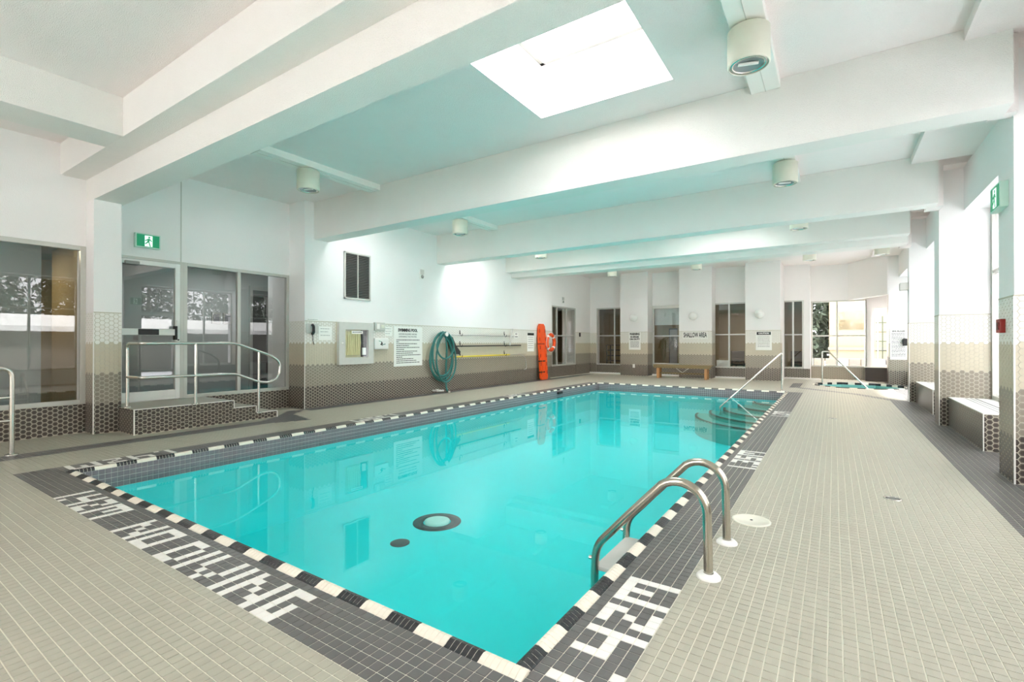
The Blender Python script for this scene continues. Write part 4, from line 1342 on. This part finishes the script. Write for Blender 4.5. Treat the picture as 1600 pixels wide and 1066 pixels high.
t_ = thing('switch_box', 'grey boxed wall switch with cream toggle covers', 'switch box', (XWL, 7.2, 1.6))
MB().box(XWL, XWL + .06, 7.07, 7.36, 1.52, 1.70, M['lgrey'], b=.008).build('box', t_)
MB().box(XWL + .06, XWL + .075, 7.11, 7.19, 1.55, 1.67, M['white'], b=.004).build('toggle_cover', t_)
MB().box(XWL + .06, XWL + .07, 7.23, 7.33, 1.58, 1.65, M['cream'], b=.004).build('toggle_cover', t_)
T = T_left(7.50, 1.51, XWL); s = notice('notice_sheet', T, .22, .20, 'small white notice between the switch box and the rules sign', 'notice')
bars('printed_lines', Tt(T, 0, 0, .006), [(-.09, .08, .06), (-.09, .08, .0), (-.09, .04, -.05)], M['ink'], s)
t_ = thing('white_box', 'white wall box with a small black emblem beside the cabinet', 'wall box', (XWL, 7.23, 1.2))
MB().box(XWL, XWL + .09, 7.04, 7.43, 1.11, 1.36, M['white'], b=.02).build('box', t_)
mb = MB(); T = T_left(7.235, 1.235, XWL + .0905)
mb.box(-.045, .025, -.012, .012, 0, .002, M['text'], T=T @ Matrix.Rotation(.5, 4, 'Z')); mb.box(-.012, .012, -.045, .045, 0, .002, M['text'], T=T @ Matrix.Rotation(.2, 4, 'Z'))
mb.box(.02, .10, -.035, -.02, 0, .002, M['teal'], T=T @ Matrix.Rotation(.2, 4, 'Z')); mb.box(-.10, -.03, .03, .04, 0, .002, M['green'], T=T @ Matrix.Rotation(-.3, 4, 'Z'))
mb.build('emblem', t_)

# louvred vent
t_ = thing('louvred_vent', 'tall grey louvred vent grille high on the white wall', 'vent', (XWL, 6.64, 2.15))
Y0, Y1, Z0, Z1 = 6.31, 6.98, 2.16, 3.13
MB().box(XWL - .002, XWL + .004, Y0, Y1, Z0, Z1, M['louver_in']).build('backing', t_)
mb = MB()
for a in [(Y0, Y0 + .03, Z0, Z1), (Y1 - .03, Y1, Z0, Z1), (Y0, Y1, Z0, Z0 + .03), (Y0, Y1, Z1 - .03, Z1)]:
    mb.box(XWL + .004, XWL + .03, a[0], a[1], a[2], a[3], M['lgrey'])
mb.build('frame', t_)
MB().box(XWL + .004, XWL + .032, 6.635, 6.655, Z0 + .03, Z1 - .03, M['lgrey']).build('centre_bar', t_)
for (a, b) in ((Y0 + .03, 6.635), (6.655, Y1 - .03)):
    n = 26
    for k in range(n):
        z = Z0 + .035 + (Z1 - Z0 - .07) * (k + .5) / n
        MB().prism([(XWL + .006, z + .012), (XWL + .026, z - .010), (XWL + .028, z - .007), (XWL + .008, z + .015)], 'y', a, b, M['louver']).build('slat', t_)

# teal hose on its hook
hz = thing('garden_hose', 'thick teal hose coiled on a wall hook, its end on the floor', 'hose', (XWL, 9.2, 1.5))


def loop(cy0, w_, top_, bot, dx, n=26, tw=0):
    out = []
    for i in range(n + 1):
        a = 2 * PI * i / n - PI / 2 + PI
        y = cy0 + w_ * math.sin(a + PI / 2 + tw) * 1.0
        out.append(None)
    return out


pts = []
loops = [(9.20, .42, 1.50, .30, .05), (9.17, .36, 1.53, .42, .09), (9.28, .36, 1.48, .26, .12), (9.22, .30, 1.52, .85, .15), (9.15, .40, 1.46, .36, .07)]
for k, (cy0, w_, tp_, bt, dx) in enumerate(loops):
    n = 28
    for i in range(n):
        a = 2 * PI * i / n
        zc, hh = (tp_ + bt) / 2, (tp_ - bt) / 2
        pts.append((XWL + .03 + dx + .012 * math.sin(3 * a + k), cy0 + w_ * math.sin(a) * (1 - .12 * math.cos(a)), zc + hh * math.cos(a)))
pts += [(XWL + .12, 9.30, 1.45), (XWL + .10, 9.36, 1.1), (XWL + .09, 9.34, .7), (XWL + .09, 9.33, .35), (XWL + .10, 9.34, .12), (XWL + .16, 9.30, .035), (XWL + .28, 9.22, .024)]
MB().tube(pts, .023, M['teal'], 10).build('hose_tube', hz)
MB().cyl((XWL, 9.22, 1.47), .03, .22, M['white'], 'x', 14).build('hook_peg', hz)
MB().cyl((XWL + .22, 9.22, 1.47), .055, .012, M['white'], 'x', 18).build('peg_disc', hz)
MB().tube([(XWL + .27, 9.225, .03), (XWL + .34, 9.18, .03)], .03, M['steel'], 12).build('coupling', hz)
t_ = thing('floor_valve', 'small pale pipe valve on the floor below the teal hose', 'valve', (XWL + .1, 9.0, 0))
MB().tube([(XWL, 8.95, .06), (XWL + .12, 8.98, .06), (XWL + .18, 9.15, .05)], .025, M['lgrey'], 10).build('pipe', t_)
MB().cyl((XWL + .12, 8.98, .05), .04, .05, M['lgrey'], n=12).build('valve_body', t_)

# poles on hooks
for k, y in enumerate((9.99, 12.08)):
    t_ = thing('pole_hook', ('dark pole hook near the teal hose' if k == 0 else 'dark pole hook near the small stick'), 'hook', (XWL, y, 1.2), group='dark hooks holding the pool poles')
    for z in (1.47, 1.18, .90):
        MB().tube(fillet([(XWL, y, z + .06), (XWL + .02, y, z + .06), (XWL + .02, y, z - .028), (XWL + .09, y, z - .028), (XWL + .09, y, z + .03)], .02, 3), .006, M['black'], 8).build('hook_arm', t_)
        MB().box(XWL, XWL + .006, y - .012, y + .012, z + .02, z + .12, M['black']).build('plate', t_)
o = MB().tube([(XWL + .05, 9.62, 1.46), (XWL + .05, 12.55, 1.46)], .014, M['alu'], 10); o.build('aluminium_pole', None, None, 'pale aluminium pole, the topmost of the three hanging poles', 'pole')
t_ = thing('skimmer_net', 'long black pole with a dark leaf net bag at its left end', 'skimmer net', (XWL, 10, 1.17))
MB().tube([(XWL + .05, 9.60, 1.165), (XWL + .05, 12.94, 1.175)], .017, M['black'], 10).build('pole', t_)
MB().prism([(9.48, 1.42), (9.60, 1.40), (9.74, 1.18), (9.92, 1.02), (9.90, .95), (9.72, .96), (9.60, 1.05), (9.55, 1.25)], 'x', XWL + .03, XWL + .09, M['black']).build('net_bag', t_)
t_ = thing('yellow_pole', 'long yellow telescopic pole, the lowest of the three hanging poles', 'pole', (XWL, 10, .88))
MB().tube([(XWL + .05, 9.70, .885), (XWL + .05, 12.3, .892)], .02, M['yellow'], 10).build('outer_tube', t_)
MB().tube(fillet([(XWL + .05, 12.3, .892), (XWL + .05, 12.95, .89), (XWL + .05, 13.22, .78), (XWL + .05, 13.30, .42), (XWL + .05, 13.15, .40)], .12, 5), .009, M['alu'], 8).build('shepherd_crook', t_)
o = MB().tube([(XWL + .08, 12.40, 1.68), (XWL + .08, 12.28, 1.18)], .025, M['lgrey'], 10); o.tube([(XWL + .08, 12.36, 1.66), (XWL + .08, 12.46, 1.66)], .02, M['lgrey'], 8); o.build('pole_brush', None, None, 'short grey brush handle leaning across the hanging poles', 'brush')
T = T_left(12.75, 1.49, XWL); s = notice('notice_plate', T, .22, .17, 'small white number plate notice right of the hanging poles', 'notice')
put_text('NO', .07, Tt(T, 0, .04), s, m=M['ink'], bold=.002); put_text('DIVING', .05, Tt(T, 0, -.045), s, m=M['ink'], bold=.002)
T = T_left(13.62, 1.28, XWL); s = notice('header_sign', T, .42, .62, 'white sign with black header beside the orange board', 'sign')
MB().box(-.20, .20, .22, .30, .006, .008, M['text'], T=T).build('header', s)
bars('printed_lines', Tt(T, 0, 0, .006), [(-.17, .16, .16 - k * .07) for k in range(6)], M['ink'], s, .014)

# spine board
t_ = thing('spine_board', 'tall orange rescue board leaning upright against the tiled wall', 'rescue board', (XWL + .05, 14.24, 0))
T = Matrix.Translation((XWL + .16, 14.22, .0)) @ Matrix.Rotation(math.radians(-3.2), 4, 'Y')
outl = [(-.18, .01), (.18, .01), (.235, .08), (.245, 1.45), (.20, 1.82), (.12, 1.90), (-.12, 1.90), (-.20, 1.82), (-.245, 1.45), (-.235, .08)]
mb = MB(); mb.prism(outl, 'x', -.03, .03, M['orange'], T=T); mb.build('board', t_)
for side in (-1, 1):
    for k in range(6):
        z = .20 + k * .28
        MB().box(.030, .033, side * .19 - .02, side * .19 + .02, z, z + .12, M['red'], T=T, b=.001).build('hand_slot', t_)
    MB().box(.028, .040, side * .11 - .008, side * .11 + .008, .1, 1.7, M['orange'], T=T, b=.003).build('rib', t_)
for z, n_ in ((.25, 'strap'), (.62, 'strap'), (1.2, 'strap')):
    MB().box(-.033, .036, -.25, .05 if z < .5 else .12, z, z + .04, M['black'] if z < .9 else M['red'], T=T).build('strap', t_)
# ring buoy
t_ = thing('ring_buoy', 'red orange ring buoy with white bands hanging right of the orange board', 'ring buoy', (XWL, 14.88, 1.27))
cy0, cz0, xx = 14.86, 1.27, XL1 + .07
pt = [(xx + .0, cy0 + .26 * math.sin(a), cz0 + .27 * math.cos(a)) for a in np.linspace(0, 2 * PI, 37)[:-1]]
MB().tube(pt, .06, M['orange'], 12, closed=True).build('ring', t_)
for k in range(4):
    a0 = PI / 4 + k * PI / 2
    MB().tube([(xx, cy0 + .26 * math.sin(a), cz0 + .27 * math.cos(a)) for a in np.linspace(a0 - .12, a0 + .12, 4)], .063, M['white'], 12).build('band', t_)
    MB().tube([(xx + .02, cy0 + (.33 + .03 * math.sin((a - a0 - PI / 4) * 0)) * math.sin(a), cz0 + .345 * math.cos(a)) for a in np.linspace(a0, a0 + PI / 2, 8)], .008, M['white'], 6).build('rope', t_)
MB().box(XL1 + .001, XL1 + .02, cy0 - .05, cy0 + .05, 1.48, 1.56, M['steel']).build('hanger', t_)

# small devices
for (x, y, z, l) in ((XL1, 8.54, 2.92, 'small grey and white alarm device high on the white wall'), (XLC, 16.2, 2.86, 'small grey and white alarm device above the narrow four pane window')):
    t_ = thing('alarm_device', l, 'alarm', (x, y, z))
    MB().box(x, x + .05, y - .055, y + .055, z - .005, z + .11, M['lgrey'], b=.008).build('sounder', t_)
    MB().lathe([(.05, 0), (.045, .03), (.02, .045), (.001, .047)], (x, y + .02, z - .06), M['grey'], 'x', 16).build('strobe', t_)
    MB().box(x, x + .02, y - .06, y + .07, z - .12, z + .12, M['white'], b=.004).build('back_plate', t_)
o = MB().box(XLC, XLC + .03, 17.60, 17.70, 1.50, 1.66, M['black'], b=.006).build('thermostat', None, None, 'small black wall control between the narrow window and the far corner', 'wall control')


# exit signs
def exit_sign(T, w_, h_, d, lab):
    t_ = thing('exit_sign', lab, 'exit sign', T @ Vector((0, 0, 0)))
    MB().box(-w_ / 2, w_ / 2, -h_ / 2, h_ / 2, 0, d, M['mint'], T=T, b=.005).build('housing', t_)
    MB().box(-w_ / 2 + .018, w_ / 2 - .018, -h_ / 2 + .018, h_ / 2 - .018, d, d + .003, M['green'], T=T).build('green_face', t_)
    mb = MB(); z0, z1 = d + .003, d + .005; Wp = M['pictogram']
    k = h_ / .22
    mb.box(-.045 * k, .055 * k, -.085 * k, .08 * k, z0, z1, Wp, T=T)
    mb.build('pictogram_door', t_)
    mb = MB(); z0, z1 = d + .005, d + .007; Gm = M['green']
    mb.cyl((.012 * k, .055 * k, z0), .014 * k, z1 - z0, Gm, n=14, T=T)
    mb.prism([(-.015 * k, -.012 * k), (.012 * k, -.02 * k), (.024 * k, .036 * k), (-.004 * k, .038 * k)], 'z', z0, z1, Gm, T=T)
    mb.prism([(-.012 * k, -.01 * k), (-.045 * k, -.045 * k), (-.035 * k, -.055 * k), (.004 * k, -.02 * k)], 'z', z0, z1, Gm, T=T)
    mb.prism([(.0, -.018 * k), (.02 * k, -.085 * k), (.034 * k, -.082 * k), (.014 * k, -.016 * k)], 'z', z0, z1, Gm, T=T)
    mb.prism([(-.004 * k, .034 * k), (-.045 * k, .005 * k), (-.036 * k, -.006 * k), (.004 * k, .02 * k)], 'z', z0, z1, Gm, T=T)
    mb.prism([(.022 * k, .034 * k), (.05 * k, .0), (.042 * k, -.008 * k), (.014 * k, .018 * k)], 'z', z0, z1, Gm, T=T)
    mb.build('running_figure', t_)


exit_sign(T_left(3.085, 2.82, XG + .001), .33, .22, .06, 'green running figure exit sign above the glass door')
exit_sign(T_right(6.33, 2.62, 1.329), .32, .24, .06, 'green running figure exit sign on the nearest pillar')
t_ = thing('fire_alarm_pull', 'dark red fire alarm call point on the nearest pillar', 'fire alarm', (1.33, 6.34, 1.4))
MB().box(1.288, 1.328, 6.28, 6.41, 1.345, 1.475, M['red'], b=.006).build('housing', t_)
MB().box(1.282, 1.29, 6.31, 6.38, 1.375, 1.445, mat('dark_red', (96, 22, 18), .4), b=.003).build('lever', t_)

# ================================================================== FAR WALL ITEMS
YW = YF - .0045
T = T_far(-6.37, 1.33, YW); s = notice('warning_sign', T, .46, .68, 'white sign with bold black heading lines on the pillar left of the bench', 'sign')
put_text('WARNING', .12, Tt(T, 0, .26), s, bold=.006, width=.40); put_text('NO LIFEGUARD', .09, Tt(T, 0, .15), s, bold=.005, width=.34); put_text('ON DUTY', .09, Tt(T, 0, .06), s, bold=.005, width=.40)
bars('printed_lines', Tt(T, 0, 0, .006), [(-.17, .17, -.03 - k * .05) for k in range(5)], M['ink'], s, .02)
t_ = thing('wall_lettering', 'bold black SHALLOW AREA lettering on the pillar above the bench', 'sign', (-4.16, YW, 1.53))
T = T_far(-4.15, 1.53, YW)
put_text('SHALLOW AREA', .24, Tt(T, 0, 0, .0), t_, bold=.006, width=.80)
MB().box(-.44, .44, -.14, .14, -.001, .0, M['hexw'], T=T).build('white_strip', t_)
T = T_far(-1.95, 1.32, YW); s = notice('caution_sign', T, .48, .62, 'white sign with black header bar beside the pool entry rail', 'sign')
MB().box(-.21, .21, .20, .30, .006, .008, M['text'], T=T).build('header', s)
put_text('CAUTION', .07, Tt(T, 0, .25, .009), s, m=M['paper'], bold=.003)
bars('printed_lines', Tt(T, 0, 0, .006), [(-.18, .18, .14 - k * .055) for k in range(7)], M['ink'], s, .014)
o = MB().box(-6.45, -6.36, YW - .012, YW, .30, .44, M['white'], b=.004).build('wall_outlet', None, None, 'white socket plate low on the pillar left of the bench', 'outlet')
T = T_far(1.60, 1.20, 18.395); s = notice('spa_rules_sign', T, .40, .90, 'white sign of close black text on the pillar behind the spa', 'sign')
put_text('SPA RULES', .06, Tt(T, 0, .40), s, bold=.002, width=.30)
bars('printed_lines', Tt(T, 0, 0, .006), [(-.16, .16, .33 - k * .045) for k in range(16)], M['text'], s, .014)
t_ = thing('spa_phone', 'black wall phone at the edge of the spa rules sign', 'phone', (1.75, 18.3, 1.3))
MB().box(1.70, 1.80, 18.31, 18.385, 1.17, 1.38, M['black'], b=.015).build('body', t_)
MB().tube([(1.70, 18.29, 1.22), (1.69, 18.27, 1.28), (1.70, 18.29, 1.34)], .02, M['black'], 8).build('handset', t_)
t_ = thing('wall_speaker', 'small grey box on the edge of the far pillar above the spa', 'speaker', (1.2, 13.3, 2.46))
MB().box(1.18, 1.328, 13.24, 13.40, 2.38, 2.54, M['lgrey'], b=.012).build('case', t_)
MB().box(1.176, 1.182, 13.26, 13.38, 2.40, 2.52, M['grey'], b=.002).build('grille', t_)

# bench
t_ = thing('wooden_bench', 'long low wooden bench against the far wall under the shallow area sign', 'bench', (-4.4, 17.4, 0))
for k in range(4):
    MB().box(-5.40, -3.42, 17.20 + k * .095, 17.285 + k * .095, .45, .485, M['wood'], b=.006).build('slat', t_)
MB().box(-5.38, -3.44, 17.19, 17.215, .37, .45, M['wood']).build('apron', t_)
for x in (-5.28, -3.66):
    for y in (17.24, 17.50):
        MB().box(x, x + .09, y, y + .06, 0, .45, M['woodd'], b=.004).build('leg', t_)
MB().box(-5.2, -3.6, 17.36, 17.40, .16, .21, M['wood']).build('stretcher', t_)
for sgn in (-1, 1):
    MB().tube([(-4.42, 17.38, .21), (-4.42 + sgn * .32, 17.38, .44)], .016, M['lgrey'], 8).build('brace', t_)

# ================================================================== DECK FITTINGS
def deck_drain(x, y, lab, r=.062):
    t_ = thing('deck_drain', lab, 'floor drain', (x, y, 0))
    MB().lathe([(r, -.002), (r, .003), (r - .014, .004), (r - .016, .0)], (x, y, 0), M['steel']).build('rim', t_)
    mb = MB(); mb.cyl((x, y, -.002), r - .015, .003, M['ddoor'], n=24)
    mb.build('grate', t_)
    for k in range(4): MB().box(x - .035, x + .035, y - .034 + k * .02, y - .028 + k * .02, .001, .003, M['grey']).build('grate_bar', t_)


deck_drain(.39, 4.93, 'round metal floor drain on the near right deck')
deck_drain(-.02, 9.6, 'round metal floor drain on the right deck, the farther one')
t_ = thing('deck_skimmer', 'round cream skimmer lid on the deck behind the ladder rail', 'lid', (-.49, 3.77, 0))
MB().lathe([(.125, -.003), (.125, .004), (.118, .006), (.104, .006), (.102, .004), (.001, .004)], (-.487, 3.77, 0), M['cream'], n=36).build('lid_disc', t_)
MB().cyl((-.487, 3.77, .003), .009, .003, M['black'], n=10).build('finger_hole', t_)
